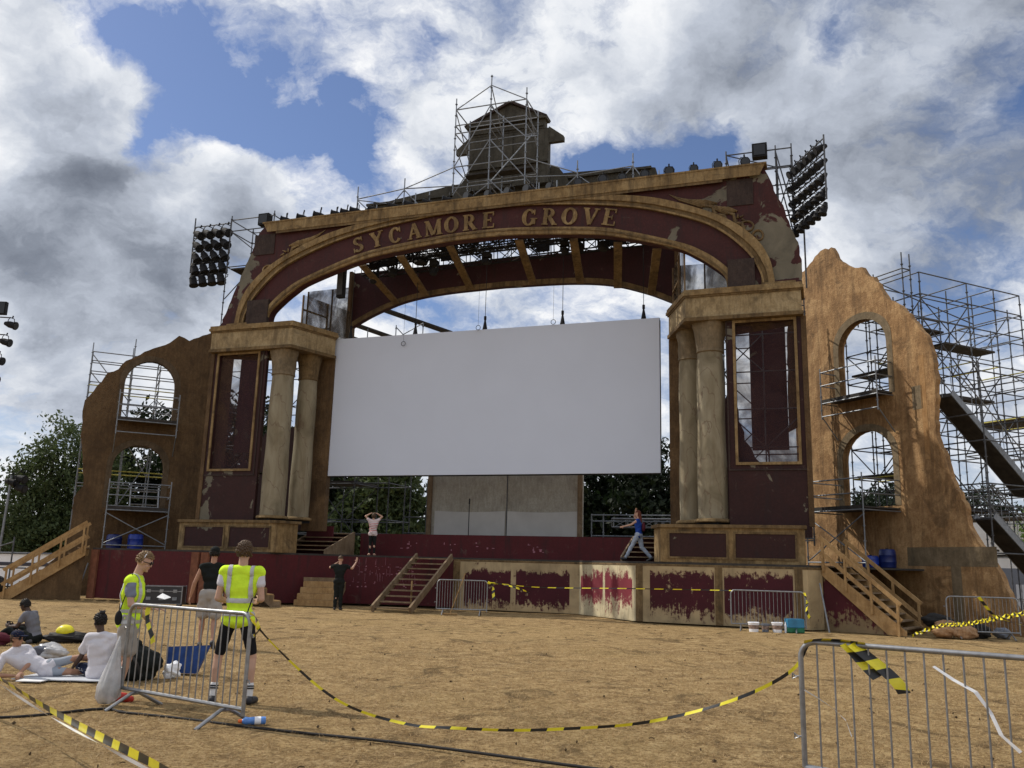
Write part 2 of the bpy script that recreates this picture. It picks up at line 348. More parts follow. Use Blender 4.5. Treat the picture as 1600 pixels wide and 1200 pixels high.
# ---------------------------------------------------------------- ground
mt, t, b = newmat('parched_grass', .95, spec=.1)
n = t.noise(t.P, .35, 8, .62, .5); n2_ = t.noise(t.P, 3.2, 8, .72, .4); n3_ = t.noise(t.P, 20, 9, .92); n4_ = t.noise(t.scale(t.P, (1, .55, 1)), 1.25, 9, .7, .9)
c = t.ramp(n2_, [(.36, (.16, .098, .042)), (.5, (.37, .245, .108)), (.62, (.54, .385, .19))])
c = t.mix(t.rng(n, .42, .62, 0, .55), c, (.47, .32, .145)); c = t.mix(t.rng(t.noise(t.P, .8, 8, .68, .8), .50, .66, 0, .5), c, (.22, .15, .075))
c = t.mix(t.rng(n3_, .51, .60, 0, .8), c, (.62, .47, .26))
c = t.mix(t.rng(n3_, .495, .42, 0, .9), c, (.11, .068, .032))
c = t.mix(t.rng(n4_, .55, .63, 0, .78), c, (.10, .066, .032))
c = t.mix(t.rng(t.noise(t.P, .16, 6, .6), .52, .75, 0, .35), c, (.26, .20, .075))
t.put(b.inputs['Base Color'], c)
bump(t, t.math('ADD', t.math('ADD', t.math('MULTIPLY', n3_, .5), n2_), t.math('MULTIPLY', n4_, -.6)), .09, .9)
M_GRASS = mt
gx = np.concatenate([np.linspace(-1400, -60, 8), np.linspace(-50, 50, 101), np.linspace(60, 1400, 8)]); gy = np.concatenate([np.linspace(-300, -12, 5), np.linspace(-10, 60, 71), np.linspace(70, 2200, 10)])
def gh(x, y):       # soft unevenness of the field, close to level where things stand
    k = max(0, min(1, (y-36)/60))
    return .025*sin(x*.55+1.3*sin(y*.31))*cos(y*.42)*(1-k)-.6*k
vs = [(x, y, gh(x, y)-.012) for y in gy for x in gx]; nx = len(gx)
fs = [(j*nx+i, j*nx+i+1, (j+1)*nx+i+1, (j+1)*nx+i) for j in range(len(gy)-1) for i in range(nx-1)]
me = bpy.data.meshes.new('ground'); me.from_pydata(vs, [], fs); me.materials.append(M_GRASS); me.shade_smooth()
g = bpy.data.objects.new('ground', me); COL.objects.link(g); g['kind'] = 'structure'
# dry grass stalks, thickest near the camera
NB = 110000
yy = 2.2+(rng.random(NB)**1.7)*17; xx = (rng.random(NB)*2-1)*(yy*.68+1.2)
hh = .012+rng.random(NB)*.030; aa = rng.random(NB)*6.283; ww = .0016+yy*.00028; lean = (rng.random((NB, 2))-.5)*.10
zz = .025*np.sin(xx*.55+1.3*np.sin(yy*.31))*np.cos(yy*.42)-.014
V = np.empty((NB, 3, 3)); V[:, 0] = np.stack([xx-ww*np.cos(aa), yy-ww*np.sin(aa), zz], 1); V[:, 1] = np.stack([xx+ww*np.cos(aa), yy+ww*np.sin(aa), zz], 1); V[:, 2] = np.stack([xx+lean[:, 0], yy+lean[:, 1], zz+hh], 1)
def tri_mesh(name, V, mats, mi=None):
    k = V.shape[1]; n = V.shape[0]; me = bpy.data.meshes.new(name); me.vertices.add(n*k); me.vertices.foreach_set('co', V.reshape(-1))
    me.loops.add(n*k); me.loops.foreach_set('vertex_index', np.arange(n*k, dtype=np.int32)); me.polygons.add(n); me.polygons.foreach_set('loop_start', np.arange(0, n*k, k, dtype=np.int32))
    for q in mats: me.materials.append(q)
    if mi is not None: me.polygons.foreach_set('material_index', np.asarray(mi, dtype=np.int32))
    me.update(); me.validate(); return me
def leafmat(name, cols, trans=.25):
    mt, t, b = newmat(name, .65, spec=.25); n = t.noise(t.P, 9., 3)
    g_ = t.new('ShaderNodeObjectInfo'); t.put(b.inputs['Base Color'], t.ramp(n, [(.3, cols[0]), (.5, cols[1]), (.7, cols[2])]))
    if trans:
        tr = t.new('ShaderNodeBsdfTranslucent'); tr.inputs[0].default_value = (*[min(1, c*1.6) for c in cols[1]], 1); mx = t.new('ShaderNodeMixShader'); mx.inputs[0].default_value = trans
        o = mt.node_tree.nodes['Material Output']; t.l.new(b.outputs[0], mx.inputs[1]); t.l.new(tr.outputs[0], mx.inputs[2]); t.l.new(mx.outputs[0], o.inputs[0])
    return mt
M_STALK = leafmat('straw', [(.20, .125, .055), (.38, .255, .125), (.54, .40, .22)], .2)
o = bpy.data.objects.new('dry_grass', tri_mesh('dry_grass', V, [M_STALK])); COL.objects.link(o); tag(o, 'short parched straw coloured grass stalks on the field', 'grass', kind='stuff')
# twigs and clods on the ground
b = MB()
for i in range(260):
    y = 3.5+random.random()**1.6*22; x = random.uniform(-1, 1)*(y*.62); z = gh(x, y); a = random.random()*6.28; L = random.uniform(.012, .045)
    if random.random() < .5: b.path([(x, y, z), (x+L*cos(a), y+L*sin(a), z+.008), (x+2*L*cos(a+.4), y+2*L*sin(a+.4), z)], .004+.0002*y, 4)
    else: b.lathe(lambda p, q, r, x=x, y=y, z=z: Vector((x+p, y+q, z+r)), [(.002, -.01), (L*.5, 0), (L*.3, .012), (.003, .018)], 6, wob=.4)
tag(b.build('ground_litter', simple('dark_clod', (.07, .045, .022), .95)), 'dark clods and twigs scattered over the parched grass', 'litter', kind='stuff')
# ---------------------------------------------------------------- stage platform
SH = 1.85
front = [(-24.7, -2.4), (-20.0, -2.3), (-16.4, 1.6), (-13.6, 2.25), (-7.5, 2.1), (-5.0, -.5), (.1, -.9), (.5, -.40)]
stage = empty('stage_platform', W(-10.9, 2, 0), 'long low stage platform with painted red and cream front boards under the proscenium', 'stage')
poly = front+[(1.2, 1.5), (3.6, 3.2), (3.6, 12.5), (-25.5, 12.5), (-25.5, 1)]
MB().prism([W(u, v, 0) for u, v in poly], SH-.06, SH).build('deck', M_DECK, stage)
M_DR0 = redpaint('stage_dark_red_paint', (.078, .009, .012), wear=-.05, dark=.8)
def seg_frame(p, q):
    a = W(*p, 0); e = (W(*q, 0)-a); L = e.length; e.normalize(); nn = Vector((-e.y, e.x, 0))
    if nn.y < 0: nn = -nn
    return (lambda s, d, z: a+e*s+nn*d+Vector((0, 0, z))), L
# plain red boards of the left half
for i, (p, q) in enumerate(zip(front[:3], front[1:4])):
    F, L = seg_frame(p, q); MB().box(F, 0, L, 0, .05, .07, SH-.064).build('front_board', M_DR0, stage)
F, L = seg_frame(front[3], front[4])
MB().box(F, 0, 1.3, 0, .05, .07, SH-.064).build('front_board', M_DR0, stage)
CREAM = drip('cream_board', -1, -.5)
def panelled(p, q, panels, zlo, ztop, rag, s0=0, mats=None, cream=(.42, .32, .18), base=None):
    F, L = seg_frame(p, q); mt = drip('cream_and_red_board_%d' % len(MATS), zlo, ztop, rag, cream) if mats is None else mats
    # board with the panels' brushed red as its own painted sheets
    bd = MB().box(F, s0, L, 0, .05, .03, SH-.064).build('front_board', base or CREAM, stage)
    for a, c in panels: 
        MB().box(F, a, c, -.004, -.0005, .06, SH-.10).build('painted_panel', mt, stage)
    MB().box(F, s0, L, -.012, -.001, SH-.13, SH-.066).build('rail', M_OCHRED, stage)
    return F, L
F, L = panelled(front[3], front[4], [(1.75, 3.55), (3.75, 5.75)], .26, 1.38, .3, 1.3)
MB().box(F, 1.3, 1.55, -.03, -.001, .04, SH-.14).build('post_board', M_OCHRED, stage)
F, L = panelled(front[4], front[5], [(.12, 1.60), (1.75, 3.4)], .45, 1.42, .42, mats=drip('fresh_sunlit_red_board', .50, 1.40, .45, (.60, .52, .34), (.20, .028, .042)), base=drip('cream_sunlit', -1, -.5, .3, (.60, .52, .34)))  # facet's sunlight put into a brighter cream and a fresher, brighter red
F, L = panelled(front[5], front[6], [(.45, 2.42), (2.72, 4.7)], .34, 1.50, .35)
for a in (.0, 2.45, 4.75): MB().box(F, a, a+.22, -.02, -.005, .03, SH-.135).build('post_board', M_OCHRED, stage)
F, L = panelled(front[6], (.5, -.42), [], .3, 1.3, .2)
for u, v in ((-24.68, -2.44), (-20.32, -2.34), (-19.95, -2.30)): 
    MB().box(lambda a, b_, z, u=u, v=v: W(u+a, v+b_, z), 0, .30, -.05, .04, .05, SH-.07).build('post_board', simple('rust_brown_board', (.17, .065, .035), .8) if 'rust_brown_board' not in MATS else MATS['rust_brown_board'], stage)
# scuffed pink and white chalk marks left on the red boards
b = MB(); F, L = seg_frame(front[2], front[3]); r = random.Random(3)
for k in range(60):
    x = r.uniform(.1, 2.7); z = r.choice([1.42, 1.30, 1.18, .82, .70])+r.uniform(-.035, .035); b.box(F, x, x+r.uniform(.015, .08), -.007, -.002, z, z+r.uniform(.01, .05))
for k in range(34):
    x = r.uniform(.05, 2.8); z = r.choice([1.5, 1.1, .9]); b.box(F, x, x+.008, -.007, -.002, z, z+r.uniform(.05, .35))
b.build('scuffed_marks', simple('pale_pink_scuff', (.30, .13, .16), .9, var=.4), stage)
# riser at the back of the forestage with its flanking steps
riser = empty('upper_stage_riser', W(-11, 3.6, SH), 'dark red upper stage riser wall with scuffs behind the forestage', 'stage riser')
Fm = lambda a, b_, z: W(a, b_, z)
MB().box(Fm, -17.0, -5.9, 3.6, 3.66, SH, 2.72).build('riser_wall', M_DR0, riser)
MB().box(Fm, -17.6, -4.3, 3.67, 12.0, 2.66, 2.72).build('deck', M_DECK, riser)
MB().box(Fm, -18.9, -17.7, 2.6, 2.66, SH, 2.95).build('side_wall', M_RED3, riser)
b = MB()
for k in range(26):
    x = r.choice([-14.9, -13.2, -11.7, -9.6])+r.uniform(-.4, .4); z = 2.25+r.uniform(-.18, .16); b.box(Fm, x, x+r.uniform(.02, .12), 3.594, 3.599, z, z+r.uniform(.02, .09))
b.build('scuffed_marks', MATS['pale_pink_scuff'], riser)
def steps(name, u0, u1, v0, v1, z0, z1, n, label, flare=0.):
    st = empty(name, W((u0+u1)/2, v0, z0), label, 'steps')
    for i in range(n):
        za = z0+(z1-z0)*(i+1)/n; va = v0+(v1-v0)*i/n; vb = v0+(v1-v0)*(i+1)/n
        MB().box(Fm, u0+.05, u1-.05, va-.02, vb+.03, za-.04, za).build('tread', M_TIMBERD, st)
        MB().box(Fm, u0+.05, u1-.05, vb+.031, vb+.04, za-(z1-z0)/n, za-.041).build('riser_board', M_DR0, st)
    for u in (u0, u1-.05):
        b = MB(); b.v = [tuple(W(u+d, v_, z_)) for d in (0, .05) for v_, z_ in ((v0-.12, z0), (v0-.12, z0+.16), (v1, z1+.06), (v1+.1, z1+.06), (v1+.1, z0))]
        b.f = [(0, 1, 2, 3, 4), (9, 8, 7, 6, 5)]+[(i, (i+1) % 5, (i+1) % 5+5, i+5) for i in range(5)]; b.mi = [0]*len(b.f); b.build('stringer', M_TIMBERD, st)
    return st
steps('stage_steps', -19.1, -17.15, 1.3, 3.3, SH, 2.70, 5, 'short timber steps up to the riser beside the marble columns on the left')
steps('stage_steps', -5.85, -3.9, 1.3, 3.3, SH, 2.70, 5, 'short timber steps up to the riser behind the walking woman')
# open stair against the stage front
st = empty('stage_stair', W(-13.1, -1.1, 0), 'steep open timber stair leaning on the stage front between red and cream boards', 'stair')
for u in (-13.75, -12.35):
    MB().beam(W(u, -1.25, .06), W(u+.05, 2.0, SH+.02), .07, .24).build('stringer', M_TIMBERD, st)
for i in range(10):
    k = (i+.5)/10; v = -1.2+3.2*k; z = .02+SH*k
    MB().box(Fm, -13.71, -12.34, v-.10, v+.14, z-.02, z+.025).build('tread', M_TIMBERD, st)
MB().box(Fm, -13.0, -12.95, .1, .15, .0, 1.0).build('prop', M_TIMBER, st)
# ---------------------------------------------------------------- plinths, piers, columns
def plinth(u0, u1, label, ret):
    """ret = +1: return runs back from the u1 end; -1: from the u0 end"""
    z0, z1 = SH+.002, 3.0
    p = empty('plinth', W((u0+u1)/2, -.6, z0), label, 'plinth')
    MB().prism([W(u, v, 0) for u, v in ((u0, -.6), (u1, -.6), (u1+(.35 if ret > 0 else 0), .25 if ret > 0 else .1), (u0-(.35 if ret < 0 else 0), .25 if ret < 0 else .1))], z0, z1-.10).build('plinth_body', M_OCHRE, p)
    MB().prism([W(u, v, 0) for u, v in ((u0-.06, -.68), (u1+.06, -.68), (u1+.06+(.4 if ret > 0 else 0), .30), (u0-.06-(.4 if ret < 0 else 0), .30))], z1-.099, z1).build('cap_moulding', M_OCHRED, p)
    L = u1-u0; n = 2; wd = (L-.28*3)/2
    for i in range(n):
        a = u0+.28+i*(wd+.28)
        MB().box(Fm, a, a+wd, -.606, -.602, z0+.17, z1-.27).build('red_panel', M_RED2, p)
        b = MB()
        for (x0, x1, q0, q1) in ((a-.06, a+wd+.06, z1-.272, z1-.215), (a-.06, a+wd+.06, z0+.11, z0+.168), (a-.06, a-.002, z0+.168, z1-.272), (a+wd+.002, a+wd+.06, z0+.168, z1-.272)): b.box(Fm, x0, x1, -.63, -.603, q0, q1)
        b.build('panel_moulding', M_OCHRED, p)
plinth(-22.45, -18.15, 'ochre plinth with two dark red panels under the left pier', 1)
plinth(-4.2, .06, 'ochre plinth with two dark red panels under the right pier', -1)
def scrim_mat():
    if 'window_scrim' in MATS: return MATS['window_scrim']
    mt, t, b = newmat('window_scrim', .9); b.inputs['Base Color'].default_value = (.045, .022, .024, 1)
    sx = t.new('ShaderNodeSeparateXYZ'); t.put(sx.inputs[0], t.P)
    t.put(b.inputs['Alpha'], t.math('ADD', t.rng(t.noise(t.P, .9, 7, .6, .8), .40, .62, .16, .50), t.rng(sx.outputs[2], 8.0, 5.4, 0, .22)))
    return mt
def pier(u0, u1, hu0, hu1, label, side):
    p = empty('pier', W((u0+u1)/2, 0, 3.0), label, 'pier')
    z0, z1 = 3.0, 9.6; hz0, hz1 = 4.97, 9.5
    MB().plate(lambda a, d, z: W(a, d, z), [[(u0, z0), (u1, z0), (u1, z1), (u0, z1)], [(hu0, hz0), (hu1, hz0), (hu1, hz1), (hu0, hz1)]], 0, .16).build('pier_wall', M_RED2, p)
    fw = .085
    MB().plate(lambda a, d, z: W(a, d, z), [[(hu0-fw, hz0-fw), (hu1+fw, hz0-fw), (hu1+fw, hz1+fw), (hu0-fw, hz1+fw)], [(hu0, hz0), (hu1, hz0), (hu1, hz1), (hu0, hz1)]], -.05, -.002).build('window_frame', M_OCHRE, p)
    MB().plate(lambda a, d, z: W(a, d, z), [[(hu0-.30, hz0-.26), (hu1+.26, hz0-.26), (hu1+.26, z1-.02), (hu0-.30, z1-.02)], [(hu0-.26, hz0-.22), (hu1+.22, hz0-.22), (hu1+.22, z1-.06), (hu0-.26, z1-.06)]], -.03, -.003).build('outer_moulding', M_BLACKP, p)
    b = MB(); eu = u0 if side < 0 else u1
    b.box(Fm, min(eu, eu+side*.16), max(eu, eu+side*.16), -.04, .3, z0, z1)
    b.build('edge_post', M_WINGL, p)
    MB().box(Fm, u0, u1, .16, .8, hz0-.14, hz0-.10).build('sill', M_DECK, p)
    MB().box(Fm, hu0-.03, hu1+.03, .165, .168, hz0-.03, hz1+.03).build('scrim', scrim_mat(), p)
pier(-22.06, -19.62, -21.83, -20.0, 'left red pier with a tall gold framed opening', -1)
pier(-2.14, .20, -1.83, -.02, 'right red pier with a tall gold framed opening', 1)
def column(u, v, label, rb=.50, rt=.45, seed=0):
    c = empty('column', W(u, v, 3.0), label, 'column', 'marbled columns of the proscenium')
    F = lambda x, y, z: W(u, v, z)+Vector((x, y, 0))
    prof = [(rb+(rt-rb)*i/12-.012*cos(i), 3.22+(8.6-3.22)*i/12) for i in range(13)]
    MB().lathe(F, prof, 36).build('shaft', M_COLUMN, c, smooth='auto')
    MB().lathe(F, [(rb+.10, 3.10), (rb+.12, 3.13), (rb+.10, 3.19), (rb+.03, 3.22)], 30).build('base', M_OCHRE, c, smooth='auto')
    MB().lathe(F, [(rb+.06, 3.0), (rb+.06, 3.098)], 4).build('base_block', M_BLACK, c)
    r = random.Random(seed); b = MB(); vs = []; n = 30; prof = [(rt+.01, 8.60), (rt+.035, 8.62), (rt+.02, 8.66), (rt+.01, 8.75), (rt+.03, 9.0), (rt+.05, 9.2), (rt+.09, 9.42), (rt+.12, 9.50), (rt+.12, 9.598)]
    ph = r.random()*6
    for i, (rr, z) in enumerate(prof):
        for j in range(n):
            a = 2*pi*j/n; k = 1 if i < 3 else 1+.05*sin(a*4+ph)*(i-2)/4-.10*max(0, sin(a*1.5+ph+z*2))*(i > 4)
            vs.append(F(rr*k*cos(a), rr*k*sin(a), z))
    b.add(vs, [(i*n+j, i*n+(j+1) % n, (i+1)*n+(j+1) % n, (i+1)*n+j) for i in range(8) for j in range(n)]+[tuple(range(n)), tuple(range(8*n, 9*n))])
    b.build('capital', M_GREYPL if seed % 2 else M_OCHRED, c, smooth='auto')
column(-19.02, .32, 'marbled column nearest the tall opening of the left pier', .475, .425, seed=1)
column(-18.55, 1.35, 'marbled column next to the screen on the left side', .41, .37, seed=2)
column(-2.68, .32, 'marbled column nearest the tall opening of the right pier', .475, .425, seed=3)
column(-3.45, 1.25, 'marbled column next to the screen on the right side', .42, .38, seed=5)
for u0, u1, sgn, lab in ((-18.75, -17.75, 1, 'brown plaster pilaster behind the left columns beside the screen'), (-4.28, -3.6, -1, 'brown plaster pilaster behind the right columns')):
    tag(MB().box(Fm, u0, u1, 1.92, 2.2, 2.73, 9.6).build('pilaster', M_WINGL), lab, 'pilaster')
def entab(pts, label):
    """pts: plan polygon in u,v, first three are the seen front edges"""
    e = empty('entablature', W(pts[1][0], 0, 9.6), label, 'entablature')
    cu = sum(p[0] for p in pts)/len(pts); cv = sum(p[1] for p in pts)/len(pts)
    def off(k): 
        out = []
        for i, (x, y) in enumerate(pts):
            pm = pts[i-1]; pn = pts[(i+1) % len(pts)]
            def nrm(a, b): dx, dy = b[0]-a[0], b[1]-a[1]; L = math.hypot(dx, dy); return (dy/L, -dx/L)
            n1, n2 = nrm(pm, (x, y)), nrm((x, y), pn); s = ((x+n1[0])-cu)**2+((y+n1[1])-cv)**2 > ((x-n1[0])-cu)**2+((y-n1[1])-cv)**2
            sg = 1 if s else -1; bx, by = n1[0]+n2[0], n1[1]+n2[1]; L = bx*n1[0]+by*n1[1]
            out.append((x+sg*bx/L*k, y+sg*by/L*k))
        return [W(a, b_, 0) for a, b_ in out]
    MB().prism(off(0), 9.72, 10.40).build('frieze', M_TAN, e)
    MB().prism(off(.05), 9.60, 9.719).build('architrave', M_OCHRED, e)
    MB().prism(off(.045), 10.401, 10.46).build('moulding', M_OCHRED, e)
    MB().prism(off(.09), 10.461, 10.56).build('cornice', M_OCHRE, e)
    MB().prism(off(.06), 10.561, 10.66).build('top_slab', M_OCHRE, e)
    return e
entab([(-22.15, -.22), (-18.42, -.22), (-17.72, 1.85), (-18.4, 2.4), (-22.15, .9)], 'ochre entablature on the left pier with its angled return')
entab([(.24, -.22), (-3.38, -.22), (-4.26, 1.85), (-3.4, 2.4), (.24, .9)], 'ochre entablature on the right pier with its angled return')
# ---------------------------------------------------------------- proscenium arch
UC = -10.87
def curve(pts, n=10):
    R = bezier_pts([(d, z) for d, z in pts], n); R = [(p.x, p.y) for p in R]
    return [(UC-d, z) for d, z in R]+[(UC+d, z) for d, z in R[::-1][1:]]
inner = [(8.84, 10.66), (8.76, 11.1), (8.42, 11.45), (7.85, 11.88), (7.1, 12.28), (5.0, 12.90), (3.5, 13.13), (1.4, 13.32), (0, 13.36)]
ring2 = [(9.08, 10.66), (9.02, 11.15), (8.66, 11.58), (8.1, 12.02), (7.25, 12.45), (5.1, 13.14), (3.6, 13.38), (1.4, 13.58), (0, 13.62)]
band_i = [(9.92, 10.66), (9.86, 11.2), (9.40, 12.0), (8.3, 12.93), (6.6, 13.62), (5.1, 14.0), (3.4, 14.25), (1.8, 14.42), (0, 14.50)]
band_m = [(10.14, 10.66), (10.04, 11.3), (9.56, 12.14), (8.45, 13.1), (6.7, 13.80), (5.15, 14.17), (3.45, 14.41), (1.8, 14.56), (0, 14.62)]
band_o = [(10.36, 10.66), (10.18, 11.6), (9.68, 12.42), (8.65, 13.22), (6.8, 14.02), (5.2, 14.38), (3.5, 14.60), (1.8, 14.74), (0, 14.80)]
arch = empty('proscenium_arch', W(UC, 0, 10.66), 'great red and gold proscenium arch with raised lettering across the stage top', 'arch')
left_e = jag([(-22.0, 10.66), (-21.5, 12.0), (-20.72, 13.9), (-20.5, 14.56), (-20.2, 14.87)], .05, .18, 2)
right_e = jag([(-.75, 14.87), (-.55, 14.3), (-.30, 13.6), (.02, 12.6), (.26, 11.9), (.30, 10.66)], .05, .18, 3)
inn = curve(inner)
outline = left_e+right_e+inn[::-1]
FA = lambda a, d, z: W(a, d, z)
MB().plate(FA, [outline], 0, .35).build('arch_face', M_RED, arch)
def ringplate(o, i, d0, d1, name, mt):
    a = curve(o); c = curve(i); MB().plate(FA, [a+c[::-1]], d0, d1).build(name, mt, arch)
ringplate(ring2, inner, -.10, -.001, 'inner_moulding', M_OCHRE)
r3 = [(d*.985-.02 if d else 0, z-.06) for d, z in ring2]; r4 = [(d*.985-.07 if d > .1 else 0, z-.115) for d, z in ring2]
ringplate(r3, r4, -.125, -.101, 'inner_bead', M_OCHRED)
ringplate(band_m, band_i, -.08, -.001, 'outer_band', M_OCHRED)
ringplate(band_o, band_m, -.14, -.001, 'outer_moulding', M_OCHRE)
bm_ = [(d-.12 if d > .2 else 0, z-.10) for d, z in band_m]; bn_ = [(d-.17 if d > .2 else 0, z-.15) for d, z in band_m]
ringplate(bm_, bn_, -.11, -.081, 'band_bead', M_OCHRE)
MB().plate(FA, [[(-20.0, 14.50), (-.9, 14.50), (-.72, 14.87), (-20.2, 14.87)]], -.17, -.142).build('top_cornice', M_OCHRE, arch)
MB().box(Fm, -20.25, -.66, -.19, .36, 14.871, 14.93).build('top_slab', M_OCHRE, arch)
MB().plate(FA, [[(-19.6, 14.40), (-2.1, 14.40), (-2.1, 14.499), (-19.6, 14.499)]], -.15, -.143).build('top_bead', M_OCHRED, arch)
for u0, z0, w_, h_ in ((-20.66, 13.60, .95, .86), (-1.98, 13.55, .85, .93), (-20.66, 10.68, .98, .98), (-2.0, 10.68, .85, .95)):
    bo = MB().box(Fm, u0, u0+w_, -.155 if z0 < 12 else -.03, -.001, z0, z0+h_).build('corner_boss', M_BLACKP, arch)
for u0 in (-21.55, -.85):
    MB().box(Fm, min(u0, u0+.0), u0+.95, -.16, -.0015, 10.662, 10.76).build('foot_block', M_OCHRE, arch)
# scrolling gilt ornament in the spandrels
def scroll(cx, cz, sx):
    b = MB()
    def P(x, z): return W(cx+sx*x, -.02, cz+z)
    sp = [P(.30*cos(t)*(1-t/9), .26*sin(t)*(1-t/9)) for t in np.linspace(0, 7.5, 30)]; b.path(sp, [.045*(1-.02*i) for i in range(30)], 6)
    b.path([P(.30, 0), P(.62, .2), P(.75, .5), P(1.05, .55), P(1.1, .85), P(1.45, .95)], [.05, .06, .075, .07, .06, .04], 6)
    b.path([P(.55, .12), P(.85, .15), P(1.0, .38), P(.82, .5)], .04, 6)
    for k in range(6): b.path([P(.95+k*.10, .95-.015*k), P(1.35+k*.17, 1.12+.02*k), P(1.9+k*.13, 1.12+.07*k)], [.045, .035, .012], 5)
    for k in range(7):
        a = k*.9; b.path([P(.85+.12*cos(a), .6+.12*sin(a)), P(.85+.3*cos(a+.5), .6+.26*sin(a+.5))], [.05, .015], 5)
    return b
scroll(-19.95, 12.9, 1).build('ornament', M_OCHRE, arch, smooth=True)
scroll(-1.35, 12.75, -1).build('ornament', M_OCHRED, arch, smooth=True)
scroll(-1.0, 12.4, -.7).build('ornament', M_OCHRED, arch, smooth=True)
# lettering: flat raised serif capitals drawn as strokes on a 1 x 1 body
def arcs(cx, cy, rx, ry, a0, a1, w0, w1, n=14):
    """stroke along an ellipse whose width swells at the sides"""
    o, i = [], []
    for k in range(n+1):
        a = radians(a0+(a1-a0)*k/n); wd = w1+(w0-w1)*abs(cos(a)); o.append((cx+(rx)*cos(a), cy+(ry)*sin(a))); i.append((cx+(rx-wd)*cos(a), cy+(ry-wd*.8)*sin(a)))
    return o+i[::-1]
def bar(x0, y0, x1, y1, w_): 
    dx, dy = x1-x0, y1-y0; L = math.hypot(dx, dy); px, py = -dy/L*w_/2, dx/L*w_/2
    return [(x0-px, y0-py), (x1-px, y1-py), (x1+px, y1+py), (x0+px, y0+py)]
def rect(x0, y0, x1, y1): return [(x0, y0), (x1, y0), (x1, y1), (x0, y1)]
TK, TN, SF = .25, .13, .09
GL = {
 'S': [arcs(.42, .74, .32, .26, 25, 270, .22, .15), arcs(.42, .27, .34, .27, -155, 90, .22, .15), rect(.66, .70, .73, .98), rect(.07, .02, .14, .31)],
 'Y': [bar(.18, .95, .47, .45, TK), bar(.78, .95, .50, .45, TN), rect(.35, 0, .60, .48), rect(.0, .93, .36, 1), rect(.62, .93, .97, 1), rect(.27, 0, .68, .07)],
 'C': [arcs(.48, .5, .44, .52, 38, 322, .26, .13, 20), rect(.78, .66, .85, .97)],
 'A': [bar(.20, .02, .50, 1.0, TN), bar(.50, .98, .84, .02, TK), rect(.27, .30, .72, .38), rect(.03, 0, .36, .07), rect(.64, 0, 1.03, .07)],
 'M': [rect(.06, 0, .19, .98), rect(.82, 0, 1.07, .98), bar(.16, .96, .55, .06, TK), bar(.58, .06, .93, .96, TN), rect(-.02, 0, .28, .07), rect(.76, 0, 1.16, .07), rect(-.02, .93, .22, 1), rect(.88, .93, 1.16, 1)],
 'O': [arcs(.5, .5, .48, .52, 0, 180, .27, .13, 18), arcs(.5, .5, .48, .52, 180, 360, .27, .13, 18)],
 'R': [rect(.10, 0, .34, 1), rect(.02, 0, .42, .07), rect(.02, .93, .32, 1), arcs(.42, .73, .34, .27, -90, 90, .24, .12), rect(.30, .92, .43, 1), rect(.30, .46, .43, .54), bar(.46, .48, .80, .03, TK*.95), rect(.68, 0, .98, .07)],
 'E': [rect(.10, 0, .34, 1), rect(.02, 0, .80, .08), rect(.02, .92, .76, 1), rect(.30, .46, .60, .54), rect(.73, 0, .80, .26), rect(.69, .76, .76, 1), rect(.54, .36, .60, .64)],
 'G': [arcs(.48, .5, .44, .52, 38, 340, .26, .13, 20), rect(.72, .08, .90, .44), rect(.58, .38, 1.0, .45), rect(.78, .66, .85, .97)],
 'V': [bar(.18, .97, .52, .03, TK), bar(.84, .97, .54, .03, TN), rect(.0, .93, .38, 1), rect(.68, .93, 1.02, 1)],
}
LET = [('S', -15.84, 13.64), ('Y', -15.08, 13.77), ('C', -14.30, 13.86), ('A', -13.53, 13.93), ('M', -12.77, 13.98), ('O', -12.00, 14.03), ('R', -11.24, 14.04), ('E', -10.47, 14.05),
       ('G', -8.94, 13.98), ('R', -8.16, 13.92), ('O', -7.44, 13.86), ('V', -6.67, 13.76), ('E', -5.93, 13.65)]
def bz(du): return .019*du*du
for ch, u, z in LET:
    b = MB(); tilt = -(u-UC)*.045; H_ = .62; Wd = .60
    wch = 1.1 if ch == 'M' else 1.0
    z -= .04
    def F(a, d, zz): 
        x = (a-.5)*Wd; y = (zz-.5)*H_
        return W(u+x*cos(tilt)-y*sin(tilt), d, z+x*sin(tilt)+y*cos(tilt))
    for i, L in enumerate(GL[ch]): b.plate(F, [L], -.05-.0012*i, -.001-.0003*i)
    b.build('letter', M_OCHRE, arch)
# rear arch and the ribs that tie it to the front arch
ra = empty('rear_arch', W(UC-.1, 3.2, 11.3), 'dark red rear arch spanning behind the proscenium above the screen', 'arch')
ri = [(6.95, 11.2), (6.5, 11.45), (5.6, 11.85), (4.3, 12.25), (2.6, 12.45), (0, 12.52)]
rio = [(d+.02, z+.22) for d, z in ri]
rin = curve(ri, 6)
MB().plate(lambda a, d, z: W(a-.15, d, z), [[(UC-6.95, 13.68), (UC+6.95, 13.74)]+rin[::-1]], 3.2, 3.45).build('arch_face', redpaint('rear_arch_paint', (.045, .012, .014), wear=.04), ra)
MB().plate(lambda a, d, z: W(a-.15, d, z), [curve([(d, z+.20) for d, z in ri], 6)+rin[::-1]], 3.14, 3.199).build('arch_trim', M_OCHRED, ra)
for u in (-17.98, -4.2): 
    MB().box(Fm, u, u+.14, 3.0, 3.5, 9.0, 13.7).build('arch_post', M_WINGL, ra)
FB = [(-15.87, 12.88), (-14.25, 13.12), (-12.2, 13.32), (-9.45, 13.26), (-7.39, 13.10), (-5.77, 12.80), (-4.4, 12.42)]
RB = [(-15.7, 12.15), (-14.39, 12.38), (-12.44, 12.56), (-9.77, 12.52), (-7.84, 12.38), (-6.38, 12.08), (-5.1, 11.72)]
